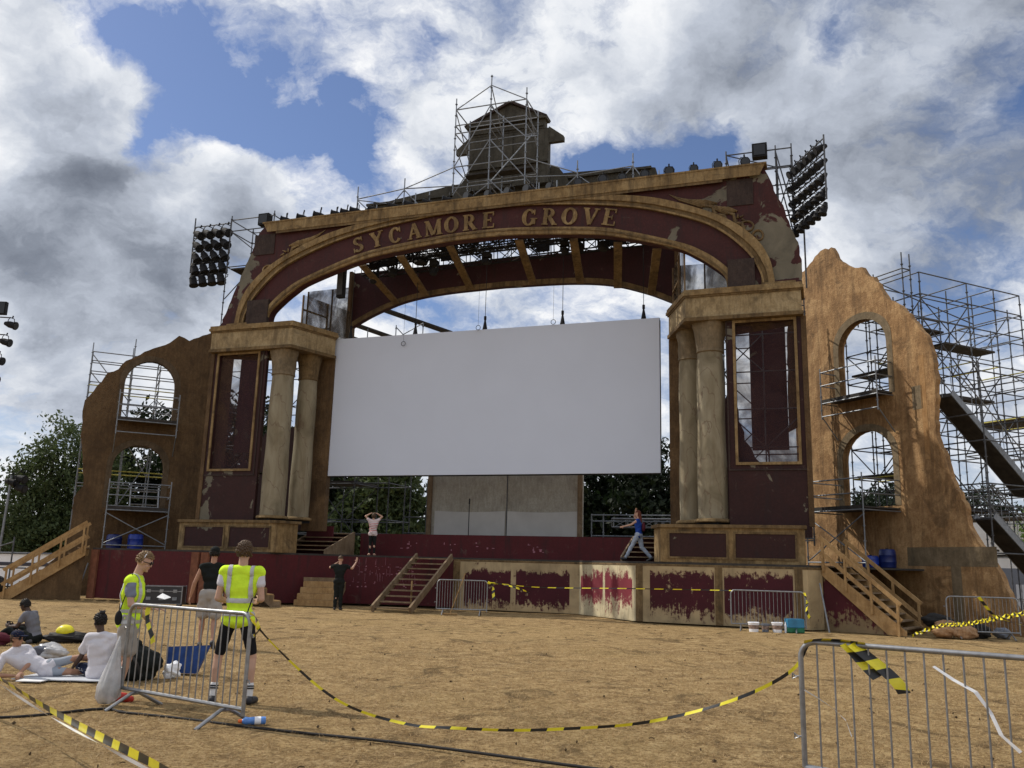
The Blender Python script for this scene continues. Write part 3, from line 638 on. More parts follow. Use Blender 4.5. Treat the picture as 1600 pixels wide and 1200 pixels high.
for (u0, z0), (u1, z1) in zip(FB, RB): MB().beam(W(u0, .36, z0), W(u1, 3.12, z1), .30, .07).build('rib', M_OCHRED, ra)
# gauze side panels between the two arches, above the returns
M_GAUZE, t_, b_ = newmat('scrim_gauze', .9)
b_.inputs['Base Color'].default_value = (.06, .042, .025, 1); t_.put(b_.inputs['Alpha'], t_.rng(t_.noise(t_.scale(t_.P, (1, 1, .6)), 1.3, 6, .6, .8), .38, .62, .22, .75))
def gauze(p, q, z0, z1, label):
    g = empty('gauze_panel', W(*p, z0), label, 'gauze')
    F, L = seg_frame(p, q)
    MB().box(F, .02, L-.02, .04, .045, z0, z1).build('gauze_sheet', M_GAUZE, g)
    b = MB()
    for s in (0, L*.5, L-.06): b.box(F, s, s+.06, .05, .10, z0, z1)
    for z in (z0, (z0+z1)/2): b.box(F, .061, L*.5-.005, .05, .10, z, z+.06)
    b.build('batten_frame', M_TIMBERD, g)
gauze((-18.4, .4), (-17.75, 3.0), 10.67, 11.9, 'see-through brown gauze panel over the left entablature')
gauze((-4.2, 3.0), (-3.4, .4), 10.67, 12.6, 'see-through brown gauze panel over the right entablature')
gauze((-4.1, 3.5), (-2.3, 3.6), 10.2, 12.9, 'brown gauze sheet closing the back of the right pier')
gauze((-20.4, 3.6), (-17.9, 3.5), 9.6, 13.2, 'brown gauze sheet closing the back of the left pier')
MB_ = MB()
# ---------------------------------------------------------------- screen and hut
scr = empty('projection_screen', W(-11.25, 2.0, 4.88), 'huge blank white projection screen hanging over the stage', 'screen')
MB().box(Fm, -17.88, -4.62, 2.0, 2.07, 4.88, 10.45).build('screen_face', M_SCREEN, scr)
b = MB(); b.box(Fm, -17.88, -4.62, 2.071, 2.14, 4.84, 4.92); b.box(Fm, -17.88, -4.62, 2.071, 2.14, 10.38, 10.46); b.box(Fm, -4.70, -4.60, 2.071, 2.14, 4.92, 10.38); b.box(Fm, -17.9, -17.8, 2.071, 2.14, 4.92, 10.38); b.build('screen_frame', M_BLACK, scr)
for u in (-17.2, -14.3, -11.35, -8.25, -5.2):
    c = empty('hoist_cable', W(u, 2.1, 10.46), {-17.2: 'hoist cable at the left end of the screen top', -14.3: 'hoist cable second from the left on the screen top', -11.35: 'hoist cable at the middle of the screen top', -8.25: 'hoist cable second from the right on the screen top', -5.2: 'hoist cable at the right end of the screen top'}[u], 'cable', 'cables holding the screen')
    tube_obj('wire', W(u, 2.1, 10.9), W(u, 2.1, 13.4), .011, M_BLACK, c)
    MB().tube(W(u, 2.1, 10.46), W(u, 2.1, 10.85), .10, 8, .03).tube(W(u, 2.1, 10.85), W(u, 2.1, 11.0), .05, 8).build('hook_clamp', M_BLACK, c)
for u, zt in ((-14.7, 10.15), (-8.55, 10.62), (-11.55, 10.6)):
    b = MB(); b.path([W(u, 1.9, 13.4), W(u, 1.9, zt)], .006, 4); b.path([W(u+.09*cos(t), 1.9, zt-.09+.09*sin(t)) for t in np.linspace(0, 6.28, 13)], .012, 5)
    tag(b.build('hand_chain', M_BLACK), {-14.7: 'thin hand line with a ring hanging over the screen face', -8.55: 'thin hand line with a ring right of the screen middle', -11.55: 'thin hand line with a ring near the screen middle'}[u], 'chain')
hut = empty('canvas_hut', W(-12, 7, 2.72), 'grey canvas box standing under the screen on the upper stage', 'hut')
MB().box(Fm, -15.6, -8.85, 7.0, 7.8, 2.74, 5.9).build('hut_walls', M_CLOTHG, hut)
for u in (-15.66, -8.88): MB().box(Fm, u, u+.2, 6.9, 6.998, 2.74, 5.9).build('corner_post', M_TIMBERD, hut)
b = MB()
for u in (-12.0,): b.box(Fm, u, u+.03, 6.97, 6.999, 2.75, 5.9)
b.build('seam', M_DSTEEL, hut)
M_CL2 = simple('lower_canvas', (.52, .51, .48), .85, var=.08, scale=1.2)
for a, c in ((-15.3, -12.05), (-11.95, -8.9)):
    top = [(a+(c-a)*k/8, 3.86-.05*sin(pi*k/8)) for k in range(9)]; MB().plate(FA, [[(a, 2.78), (c, 2.78)]+top[::-1]], 6.955, 6.995).build('lower_flap', M_CL2, hut)
ms = empty('microphone_stand', W(-13.1, 5.5, 2.72), 'thin black microphone stand in front of the canvas box', 'microphone stand')
MB().lathe(lambda x, y, z: W(-13.1, 5.5, z)+Vector((x, y, 0)), [(.16, 2.725), (.15, 2.745), (.02, 2.76)], 14).build('round_base', M_BLACK, ms)
tube_obj('pole', W(-13.1, 5.5, 2.75), W(-13.1, 5.5, 4.05), .018, M_BLACK, ms); MB().tube(W(-13.1, 5.5, 4.05), W(-13.08, 5.46, 4.27), .03, 8).build('microphone', M_BLACK, ms)
# ---------------------------------------------------------------- ruined wing walls
def archhole(s0, s1, z0, zs, zt, n=14):
    c = (s0+s1)/2; r = (s1-s0)/2
    return [(s0, z0)]+[(c-r*cos(pi*k/n), zs+(zt-zs)*sin(pi*k/n)) for k in range(n+1)]+[(s1, z0)]
def wing(F, outline, holes, mt, mt2, label, cloth=None):
    o = empty('ruin_wall', F(0, 0, 0), label, 'wall')
    MB().plate(lambda a, d, z: F(a, d, z), [outline]+holes, 0, .22).build('wall_face', mt, o)
    for h in holes:   # painted plaster surround of each arched opening
        c = (h[0][0]+h[-1][0])/2; zb = h[0][1]
        big = [((p[0]-c)*1.22+c, (p[1]-zb)*1.09+zb) for p in h]
        MB().plate(lambda a, d, z: F(a, d, z), [big+[(p[0], p[1]) for p in h[::-1]]], -.012, -.001).build('opening_surround', mt2, o)
        b = MB()
        for (a, za), (c_, zc_) in zip(h[:-1], h[1:]):
            b.add([F(a, .002, za), F(c_, .002, zc_), F(c_, .30, zc_), F(a, .30, za)], [(0, 1, 2, 3)])
        b.build('reveal', mt, o)
    return o
RO = [(-4.7, -.05), (-4.7, 13.35), (-3.9, 13.42), (-3.6, 13.62), (-3.3, 13.84), (-3.0, 13.98), (-2.75, 14.0), (-2.6, 13.9), (-2.45, 13.95), (-2.28, 13.65), (-2.1, 13.3), (-1.8, 13.05), (-1.4, 12.8), (-1.05, 12.72), (-.8, 12.3), (-.55, 12.2), (-.3, 11.7), (0, 11.2), (.35, 10.95), (.85, 10.45), (1.15, 10.0), (1.5, 9.45), (1.66, 8.7), (1.72, 8.0), (1.6, 7.0), (1.55, 6.3), (1.62, 5.95), (1.85, 5.4), (1.95, 4.9), (2.08, 4.55), (2.4, 3.9), (2.48, 3.2), (2.7, 2.8), (3.05, 2.3), (3.3, 1.9), (3.62, 1.2), (3.82, .7), (4.05, .2), (4.1, -.05)]
RO = [RO[0]]+jag(RO[1:-1], .035, .16, 5)+[RO[-1]]
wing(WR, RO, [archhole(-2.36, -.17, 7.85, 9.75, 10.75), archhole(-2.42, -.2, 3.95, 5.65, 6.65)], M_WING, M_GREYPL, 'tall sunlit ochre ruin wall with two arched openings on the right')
LO = [(-6.9, -.05), (-6.3, .85), (-5.75, 1.55), (-5.5, 1.85), (-5.42, 3.0), (-5.45, 3.9), (-5.15, 4.4), (-5.25, 5.2), (-5.45, 6.3), (-5.52, 7.3), (-5.5, 8.0), (-5.2, 8.45), (-4.85, 9.1), (-4.75, 9.3), (-4.35, 9.5), (-4.1, 9.9), (-3.55, 10.25), (-3.05, 10.6), (-2.4, 10.95), (-2.05, 11.32), (-1.6, 11.14), (-.5, 11.78), (.2, 12.1), (.4, 12.2), (.4, -.05)]
LO = jag(LO[:-1], .03, .2, 6)+[LO[-1]]
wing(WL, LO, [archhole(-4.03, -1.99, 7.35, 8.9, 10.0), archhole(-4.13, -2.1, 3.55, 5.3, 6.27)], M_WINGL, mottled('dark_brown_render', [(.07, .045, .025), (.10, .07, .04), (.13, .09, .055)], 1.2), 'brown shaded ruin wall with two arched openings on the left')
# grey filler bands on the right wall where boards join
b = MB(); b.box(WR, .15, 3.35, -.006, -.001, 1.95, 2.55); b.build('joint_band', M_GREYPL, bpy.data.objects['ruin_wall'])
b = MB(); b.box(WR, 1.75, 2.1, -.0065, -.001, .0, 1.949); b.build('joint_band', M_GREYPL, bpy.data.objects['ruin_wall'])
b = MB(); b.box(WR, .75, 1.15, -.006, -.001, 7.1, 7.9); b.build('joint_band', M_GREYPL, bpy.data.objects['ruin_wall'])
b = MB(); b.box(WR, 1.1, 1.3, -.006, -.001, 5.4, 8.9); b.build('joint_band', mottled('ochre_joint_paint', [(.28, .14, .05), (.36, .20, .08), (.42, .25, .11)], 1.), bpy.data.objects['ruin_wall'])
# ---------------------------------------------------------------- scaffolds
def scaff(name, label, cat, F, A, B, Z, ztop, braces=(), decks=(), skip=(), yellow=(), mt=None, group=None, rails_only=False, r=.0245):
    """tower of uprights at A x B, ledgers at heights Z; braces/decks listed as tuples"""
    mt = mt or M_STEEL
    o = empty(name, F(A[0], B[0], Z[0]), label, cat, group)
    zt = ztop if callable(ztop) else (lambda a, b_: ztop)
    for a in A:
        for b_ in B:
            if (a, b_) in skip: continue
            z0 = Z[0]-.2 if not rails_only else Z[0]
            standard_obj(F(a, b_, z0), zt(a, b_)-z0, o, mt, r)
    for z in Z:
        for b_ in B:
            for a, c in zip(A[:-1], A[1:]):
                if (a, b_) in skip or (c, b_) in skip or z > min(zt(a, b_), zt(c, b_)): continue
                tube_obj('ledger', F(a, b_, z), F(c, b_, z), r, M_YEL if z in yellow else mt, o)
        for a in A:
            for b_, c in zip(B[:-1], B[1:]):
                if (a, b_) in skip or (a, c) in skip or z > min(zt(a, b_), zt(a, c)): continue
                tube_obj('transom', F(a, b_, z), F(a, c, z), r, mt, o)
    for (p, q) in braces: tube_obj('brace', F(*p), F(*q), r*.9, mt, o)
    for (a0, a1, b0, b1, z) in decks:
        MB().box(F, a0, a1, b0, b1, z, z+.07).build('deck', M_DECK, o)
    return o
# balconies on the wings
def balcony(F, s0, s1, w0, zd, zr, zb, label, legs, mt=M_STEEL):
    o = empty('scaffold_balcony', F(s0, w0, zb), label, 'scaffold balcony', 'scaffold balconies on the ruin walls')
    for s in (s0, s1): standard_obj(F(s, w0, zb), zr+.18-zb, o, mt)
    tube_obj('rail', F(s0, w0, zr), F(s1, w0, zr), .024, mt, o); tube_obj('rail', F(s0, w0, zr-.5), F(s1, w0, zr-.5), .024, mt, o)
    tube_obj('ledger', F(s0, w0, zd-.12), F(s1, w0, zd-.12), .024, mt, o)
    tube_obj('ledger', F(s0, w0, zb+.15 if legs else zb+.1), F(s1, w0, zb+.15 if legs else zb+.1), .024, mt, o)
    for s in (s0, s1):
        for z in (zr, zr-.5, zd-.12): tube_obj('side_rail', F(s, w0, z), F(s, -.02, z), .022, mt, o)
    MB().box(F, s0+.03, s1-.03, w0+.03, .6, zd-.05, zd).build('deck', M_DECK, o)
    MB().box(F, s0+.03, s1-.03, w0+.012, w0+.027, zd-.1, zd+.03).build('toe_board', M_DECK, o)
    if legs:
        tube_obj('brace', F(s0, w0-.03, zd-.25), F(s1, w0-.03, zb+.2), .022, mt, o); tube_obj('brace', F(s1, w0+.03, zd-.25), F(s0, w0+.03, zb+.2), .022, mt, o)
    else:
        for s in (s0, s1): tube_obj('brace', F(s, w0, zb+.1), F(s, -.02, zb-.7), .022, mt, o)
    return o
balcony(WR, -2.56, -.02, -.77, 7.85, 8.9, 7.15, 'upper steel railed balcony on the sunlit right ruin wall', False)
balcony(WR, -2.54, 0, -1.75, 3.85, 4.78, SH, 'lower steel railed balcony with crossed braces on the right ruin wall', True)
balcony(WL, -4.18, -1.8, -.77, 7.32, 8.35, 6.6, 'upper steel railed balcony on the shaded left ruin wall', False)
balcony(WL, -4.19, -1.83, -1.6, 3.52, 4.5, SH, 'lower steel railed balcony with crossed braces on the left ruin wall', True)
# left scaffold behind the wing
scaff('scaffold_tower', 'galvanised scaffold tower behind the left ruin wall', 'scaffold', WL, [-5.45, -3.75, -2.6, -1.2], [1.2, 3.2], [0.2, 2.2, 3.7, 4.6, 5.2, 6.9, 7.6, 8.2, 8.9, 9.4, 9.9, 10.4],
      lambda a, b_: 11.2 if a == -3.75 else 10.75, braces=[((-5.45, 1.2, 10.3), (-3.75, 1.2, 8.3)), ((-5.45, 1.2, 9.5), (-3.75, 1.2, 7.6)), ((-2.6, 1.2, 7.4), (-1.2, 1.2, 8.9)), ((-5.45, 1.2, 2.2), (-5.45, 3.2, 4.4)), ((-5.45, 3.2, 4.6), (-5.45, 1.2, 7.0)), ((-3.75, 3.2, 6.9), (-2.6, 3.2, 5.2)), ((-3.75, 3.2, 7.4), (-2.6, 3.2, 8.8)), ((-2.6, 3.2, 8.9), (-1.2, 3.2, 7.5)), ((-3.75, 1.2, 3.7), (-2.6, 1.2, 5.9)), ((-2.6, 1.2, 7.6), (-2.6, 3.2, 9.4))],
      decks=[(-5.4, -1.2, 1.25, 3.1, 6.5), (-3.7, -1.3, 1.3, 3.1, 3.62)], yellow=(8.9, 5.2))
so_ = empty('scaffold_stair', WL(-2.2, 3.5, SH), 'grey metal scaffold stair behind the lower left arched opening', 'stair')
for k in range(9): MB().box(WL, -3.05, -1.9, 3.4+k*.24, 3.6+k*.24, 2.0+k*.33, 2.05+k*.33).build('tread', M_STEEL, so_)
for s in (-3.1, -1.85): MB().beam(WL(s, 3.4, 2.0), WL(s, 5.5, 4.9), .05, .25).build('stringer', M_STEELB, so_)
# right scaffold stair tower
scaff('scaffold_tower', 'tall galvanised scaffold stair tower behind the right ruin wall', 'scaffold', WR, [-1.6, .4, 2.4], [1.2, 3.7, 5.2, 6.7], [.3, 2.4, 3.9, 4.6, 6.0, 6.9, 8.3, 9.3, 10.6, 11.5, 12.3], lambda a, b_: 12.75 if a < 0 else (12.3 if a < 1 else 8.6),
      braces=[((-1.6, 1.2, 12.3), (-1.6, 3.7, 10.6)), ((-1.6, 3.7, 12.3), (-1.6, 6.7, 10.0)), ((-1.6, 3.7, 10.6), (-1.6, 6.7, 8.3)), ((-1.6, 5.2, 9.3), (-1.6, 6.7, 11.4)), ((-1.6, 3.7, 6.0), (-1.6, 5.2, 8.3)), ((.4, 1.2, 10.6), (.4, 3.7, 8.3)), ((.4, 1.2, 8.3), (.4, 3.7, 10.6)), ((.4, 3.7, 9.3), (.4, 5.2, 6.9)), ((.4, 1.2, 8.3), (.4, 3.7, 6.0)), ((.4, 1.2, 6.0), (.4, 3.7, 3.9)), ((-1.6, 1.2, 5.2), (.4, 1.2, 6.9)), ((-1.6, 1.2, 11.4), (.4, 1.2, 9.3)), ((-1.6, 1.2, 9.3), (.4, 1.2, 11.3)), ((-1.6, 1.2, 6.9), (.4, 1.2, 9.2)), ((-1.6, 3.7, 9.3), (.4, 3.7, 11.4)), ((-1.6, 3.7, 8.3), (.4, 3.7, 6.0)), ((.4, 5.2, 6.9), (.4, 6.7, 4.6)), ((-1.6, 5.2, 6.9), (.4, 5.2, 8.9)), ((2.4, 1.2, 4.6), (2.4, 3.7, 2.4)), ((2.4, 3.7, 6.9), (2.4, 6.7, 4.6)), ((-1.6, 1.2, 3.9), (.4, 1.2, 6.0)), ((-1.6, 1.2, 4.6), (.4, 1.2, 3.0)), ((.4, 1.2, .5), (.4, 3.7, 2.4)), ((-1.6, 6.7, 3.9), (.4, 6.7, 6.0))],
      decks=[(-1.5, -.7, 3.8, 6.6, 10.25), (-1.5, -.6, 1.3, 3.6, 10.6), (-1.5, .35, 1.3, 3.6, 7.85), (-.9, .3, 1.3, 5.1, 3.95), (.5, 2.3, 4.9, 6.6, 4.5), (-.5, 2.3, .7, 1.6, 2.45), (-1.5, -.9, 3.8, 6.6, 8.3)], yellow=(9.3,), mt=M_DSTEEL)
scaff('scaffold_tower', 'outer galvanised scaffold bays at the far right edge', 'scaffold', WR, [-3.6, -1.2, 1.0], [8.3, 10.6], [.8, 3.9, 5.2, 6.6, 7.9, 9.6, 11.0, 12.1], lambda a, b_: 12.4 if a < 0 else 9.8,
      braces=[((-3.6, 8.3, 11.0), (-3.6, 10.6, 12.1)), ((-3.6, 8.3, 6.6), (-3.6, 10.6, 9.6)), ((-1.2, 8.3, 5.2), (-1.2, 10.6, 7.9)), ((-3.6, 8.3, 5.2), (-1.2, 8.3, 7.9)), ((-3.6, 8.3, 9.6), (-1.2, 8.3, 12.1)), ((-1.2, 8.3, 9.6), (1.0, 8.3, 7.9)), ((1.0, 8.3, .8), (1.0, 10.6, 3.9)), ((-1.2, 8.3, 3.9), (-1.2, 10.6, .8))], decks=[(-3.5, .9, 8.4, 10.5, 7.9), (-3.5, .9, 6.8, 8.3, 3.85)], yellow=(7.9,), mt=M_DSTEEL)
scaff('scaffold_bay', 'scaffold bay at the top behind the peak of the right ruin wall', 'scaffold', WR, [-1.9, .2], [.6, 1.0], [10.9, 12.4], 13.0, braces=[((-1.9, .8, 12.8), (1.2, 2.8, 10.4))], mt=M_DSTEEL)
def flight(F, s, w0, z0, w1, z1, wd, label):
    o = empty('stair_flight', F(s, w0, z0), label, 'stair', 'metal stair flights in the right scaffold')
    n = 11
    for k in range(n): q = (k+.5)/n; MB().box(F, s+.04, s+wd-.04, w0+(w1-w0)*q-.12, w0+(w1-w0)*q+.12, z0+(z1-z0)*q-.02, z0+(z1-z0)*q+.02).build('tread', M_DSTEEL, o)
    for a in (s, s+wd): MB().beam(F(a, w0, z0), F(a, w1, z1), .04, .22).build('stringer', M_STEEL, o)
    MB().beam(F(s+wd/2, w0, z0-.13), F(s+wd/2, w1, z1-.13), wd-.06, .03).build('underside', M_DECK, o)
    for a in (s, s+wd):
        tube_obj('handrail', F(a, w0, z0+1.0), F(a, w1, z1+1.0), .02, M_STEEL, o)
        for k in range(9): q = k/8; tube_obj('baluster', F(a, w0+(w1-w0)*q, z0+(z1-z0)*q+.1), F(a, w0+(w1-w0)*q, z0+(z1-z0)*q+1.0), .011, M_STEEL, o)
    return o
flight(WR, .75, 1.0, 7.7, 4.9, 4.6, .75, 'upper metal stair flight going down to the right in the scaffold')
flight(WR, 1.6, 1.5, 3.6, 4.4, 1.4, .7, 'lower metal stair flight beside the foot of the right ruin wall')
scaff('scaffold_tower', 'scaffold bay close behind the arched openings of the right ruin wall', 'scaffold', WR, [-2.9, -1.9, -.6], [1.0, 2.3, 3.4], [2.6, 3.9, 5.1, 6.2, 7.6, 8.7, 9.8, 11.0], 11.6, braces=[((-2.9, 1.0, 3.9), (-.6, 1.0, 6.2)), ((-2.9, 1.0, 6.2), (-.6, 1.0, 3.9)), ((-2.9, 1.0, 7.6), (-.6, 1.0, 9.8)), ((-2.9, 1.0, 9.8), (-.6, 1.0, 7.6)), ((-.6, 1.0, 8.7), (-.6, 3.4, 11.0)), ((-.6, 1.0, 11.0), (-.6, 3.4, 8.7)), ((-1.9, 2.3, 7.6), (-1.9, 3.4, 9.8)), ((-2.9, 2.3, 9.8), (-.6, 2.3, 8.7)), ((-2.9, 2.3, 5.1), (-.6, 2.3, 6.2)), ((-.6, 1.0, 3.9), (-.6, 3.4, 6.2)), ((-.6, 2.3, 6.2), (-1.9, 2.3, 3.9))], decks=[(-2.8, -.7, 1.1, 2.2, 9.0), (-2.8, -.7, 1.1, 2.2, 5.15)], yellow=(5.1,), mt=M_DSTEEL)
# scaffold behind the stage, seen between the columns and under the screen
Fm2 = lambda a, b_, z: W(a, b_, z)
scaff('rear_scaffold', 'scaffold frame behind the left columns and under the screen', 'scaffold', Fm2, [-26.5, -24.2, -22.5, -20.7, -18.9, -17.2], [6.2, 8.4], [2.8, 3.4, 5.0, 6.8, 8.6, 10.4], 11.0,
      braces=[((-20.7, 6.2, 2.9), (-18.9, 6.2, 4.9)), ((-18.9, 6.2, 2.9), (-20.7, 6.2, 4.9)), ((-18.9, 6.2, 5.0), (-17.2, 6.2, 6.8)), ((-24.2, 6.2, 6.8), (-22.5, 6.2, 8.6)), ((-24.2, 6.2, 8.6), (-22.5, 6.2, 6.8)), ((-26.5, 6.2, 8.6), (-24.2, 6.2, 10.4)), ((-22.5, 6.2, 8.6), (-20.7, 6.2, 10.4)), ((-22.5, 6.2, 5.0), (-20.7, 6.2, 6.8)), ((-20.7, 6.2, 6.8), (-18.9, 6.2, 8.6)), ((-20.7, 8.4, 3.4), (-18.9, 8.4, 5.0)), ((-26.5, 6.2, 5.0), (-24.2, 6.2, 6.8))], decks=[(-20.7, -18.9, 6.2, 8.4, 5.05)], mt=M_DSTEEL)
scaff('rear_scaffold', 'scaffold frame behind the right pier opening', 'scaffold', Fm2, [-4.0, -2.6, -1.2, .3], [4.2, 6.2], [2.8, 4.6, 6.0, 7.4, 8.8, 10.2, 11.2], 11.6,
      braces=[((-2.6, 4.2, 4.6), (-1.2, 4.2, 6.0)), ((-1.2, 4.2, 6.0), (-2.6, 4.2, 7.4)), ((-2.6, 4.2, 8.8), (-1.2, 4.2, 10.2)), ((-2.6, 4.2, 10.2), (-1.2, 4.2, 8.8)), ((-2.6, 6.2, 6.0), (-1.2, 6.2, 7.4)), ((-1.2, 4.2, 6.0), (.3, 4.2, 7.4)), ((-1.2, 6.2, 7.4), (-2.6, 6.2, 8.8)), ((-1.2, 6.2, 4.6), (.3, 6.2, 6.0)), ((-1.2, 6.2, 10.2), (.3, 6.2, 8.8)), ((-4, 4.2, 4.6), (-2.6, 4.2, 6.0))], mt=M_DSTEEL)
scaff('rear_scaffold', 'low scaffold rail frame between the canvas hut and the right columns', 'scaffold', Fm2, [-8.4, -7.9, -4.6], [7.4], [2.9, 3.5, 3.75], 3.8, mt=M_STEEL)
scaff('rear_scaffold', 'low scaffold rail frame behind the woman with raised arms', 'scaffold', Fm2, [-17.0, -15.9], [7.4], [2.9, 3.6], 5.2, mt=M_DSTEEL)
tag(MB().box(Fm2, -1.72, -.42, 4.9, 5.0, 6.0, 11.0).build('hanging_backing', redpaint('dark_backing', (.045, .010, .014), wear=.05)), 'dark red hanging backing seen through the right pier opening', 'backing')
tag(MB().box(Fm2, -24.5, -23.3, 4.9, 5.0, 6.3, 11.0).build('hanging_backing', MATS['dark_backing']), 'dark red hanging backing seen through the left pier opening', 'backing')
tag(MB().plate(lambda a, d, z: W(a, d, z), [jag([(-22.5, 2.8), (-22.2, 6.3), (-21.8, 6.9), (-21.2, 6.6), (-19.9, 7.4), (-19.6, 5.5), (-19.5, 2.8)], .08, .3, 8)], 3.4, 3.5).build('painted_flat', redpaint('dull_flat', (.06, .028, .026), wear=.02)), 'dull torn scenic flat behind the left pier opening', 'scenic flat')
def lattice(p, q, h=.38, wd=.38, n=None, name='truss', label='', mt=M_BLACK, r=.03, group='black lighting trusses under the arch'):
    p = Vector(p); q = Vector(q); o = empty(name, (p+q)/2, label, 'truss', group); d = (q-p); L = d.length; d.normalize(); s = d.cross(Vector((0, 0, 1))).normalized(); up = s.cross(d).normalized()
    if up.z < 0: up = -up
    n = n or max(3, int(L/.55)); c = [(-1, -1), (1, -1), (1, 1), (-1, 1)]
    cor = [s*a*wd/2+up*b_*h/2 for a, b_ in c]
    for k in cor: tube_obj('chord', p+k, q+k, r, mt, o)
    b = MB()
    for i in range(n):
        a, e = p+d*(L*i/n), p+d*(L*(i+1)/n); 
        for j in range(4):
            u, v = cor[j], cor[(j+1) % 4]
            b.tube(a+(u if i % 2 else v), e+(v if i % 2 else u), r*.6, 5)
            b.tube(a+u, a+v, r*.6, 5)
    b.build('lacing', mt, o); return o
lattice(W(-16.6, 1.2, 13.45), W(-4.4, 1.2, 13.8), label='long black lighting truss close behind the arch face')
lattice(W(-16.6, 2.5, 13.9), W(-4.4, 2.5, 14.2), label='long black lighting truss close to the rear arch')
lattice(W(-16.6, 1.8, 13.2), W(-4.6, 1.8, 13.5), .5, .4, label='black lighting truss hanging in the middle of the roof')
lattice(W(-16.6, 2.9, 14.15), W(-4.6, 2.9, 14.45), .5, .4, label='black lighting truss hanging highest at the back of the roof')
for u in (-16.2, -14.8, -13.2, -12.0, -9.6, -6.9, -5.6): lattice(W(u, .5, 13.75), W(u+.1, 3.1, 13.95), .3, .3, label='short black cross truss at %s' % {-16.2: 'the left end of the arch', -14.8: 'the hanging speaker side of the arch', -13.2: 'the letter C of the arch sign', -12.0: 'the letter O of the first word on the arch', -9.6: 'the gap between the two words on the arch', -6.9: 'the letter V of the arch sign', -5.6: 'the right end of the arch sign'}[u])
lattice(W(-16.6, .75, 13.75), W(-4.4, .75, 14.0), .45, .5, label='long black lighting truss hanging lowest behind the arch face')
for k_, (u, w_) in enumerate(((-15.8, 1.0), (-12.9, .7), (-9.0, .5), (-6.2, .8))): tag(MB().box(lambda a, b_, z: W(a, b_, z), u-w_/2, u+w_/2, 1.9, 1.95, 13.35, 14.1).build('black_infill', M_BLACK), 'black drape sheet added between the trusses over the %s' % ('left end of the arch', 'middle of the first word', 'gap after the first word', 'last letters of the second word')[k_], 'infill')  # black sheets added to make the dark masses behind the arch face
lattice(W(-7.6, 7.8, 3.45), W(-4.6, 7.8, 3.45), .34, .34, label='bright aluminium truss lying behind the walking woman', mt=M_STEELB, group='aluminium trusses lying behind the stage')
for u, z, lab in ((-17.9, 10.55, 'left'), (-16.3, 10.55, 'right')):
    pass
tag(MB().plate(lambda a, d, z: W(a, d, z), [jag([(-2.9, 2.8), (-2.75, 6.4), (-2.4, 8.2), (-2.15, 7.6), (-1.9, 6.2), (-1.3, 5.3), (-.6, 5.1), (.25, 5.2), (.25, 2.8)], .07, .3, 18)], 3.6, 3.7).build('painted_flat', MATS['dull_flat']), 'dull torn scenic flat low behind the right pier opening', 'scenic flat')
tag(MB().plate(lambda a, d, z: W(a, d, z), [jag([(-.42, 6.6), (-.35, 8.9), (-.30, 11.0), (.12, 11.0), (.15, 6.9)], .05, .3, 19)], 4.6, 4.7).build('painted_flat', M_WINGL), 'brown scenic strip beside the dark red backing in the right opening', 'scenic flat')
tag(MB().plate(lambda a, d, z: W(a, d, z), [jag([(-24.6, 2.8), (-24.5, 5.2), (-23.6, 5.9), (-22.9, 5.2), (-22.4, 2.8)], .06, .3, 20)], 4.6, 4.7).build('painted_flat', MATS['dull_flat']), 'low dull scenic flat at the back of the left pier opening', 'scenic flat')
# roof deck boards seen under the rear arch on the left
rk = empty('roof_frame', W(-17, 8, 10.6), 'scaffold platforms rising behind the left end of the screen', 'scaffold')
for (a, v, z) in ((-20.6, 7.5, 12.0), (-18.9, 7.8, 12.6), (-20.2, 6.8, 11.1)): MB().beam(W(a, v, z+.9), W(a+3.2, v+1.2, z-.2), .7, .08).build('board', M_DECK, rk)
for u in (-19.5, -18.0, -16.6): standard_obj(W(u, 7.6, 9.6), 3.0, rk)
for z in (11.2, 12.0): tube_obj('ledger', W(-19.5, 7.6, z), W(-16.6, 7.6, z), .024, M_STEEL, rk)
tube_obj('brace', W(-19.5, 7.6, 11.2), W(-16.6, 7.6, 12.6), .024, M_STEEL, rk); tube_obj('brace', W(-18.0, 7.6, 12.5), W(-16.6, 7.6, 11.1), .024, M_STEEL, rk)
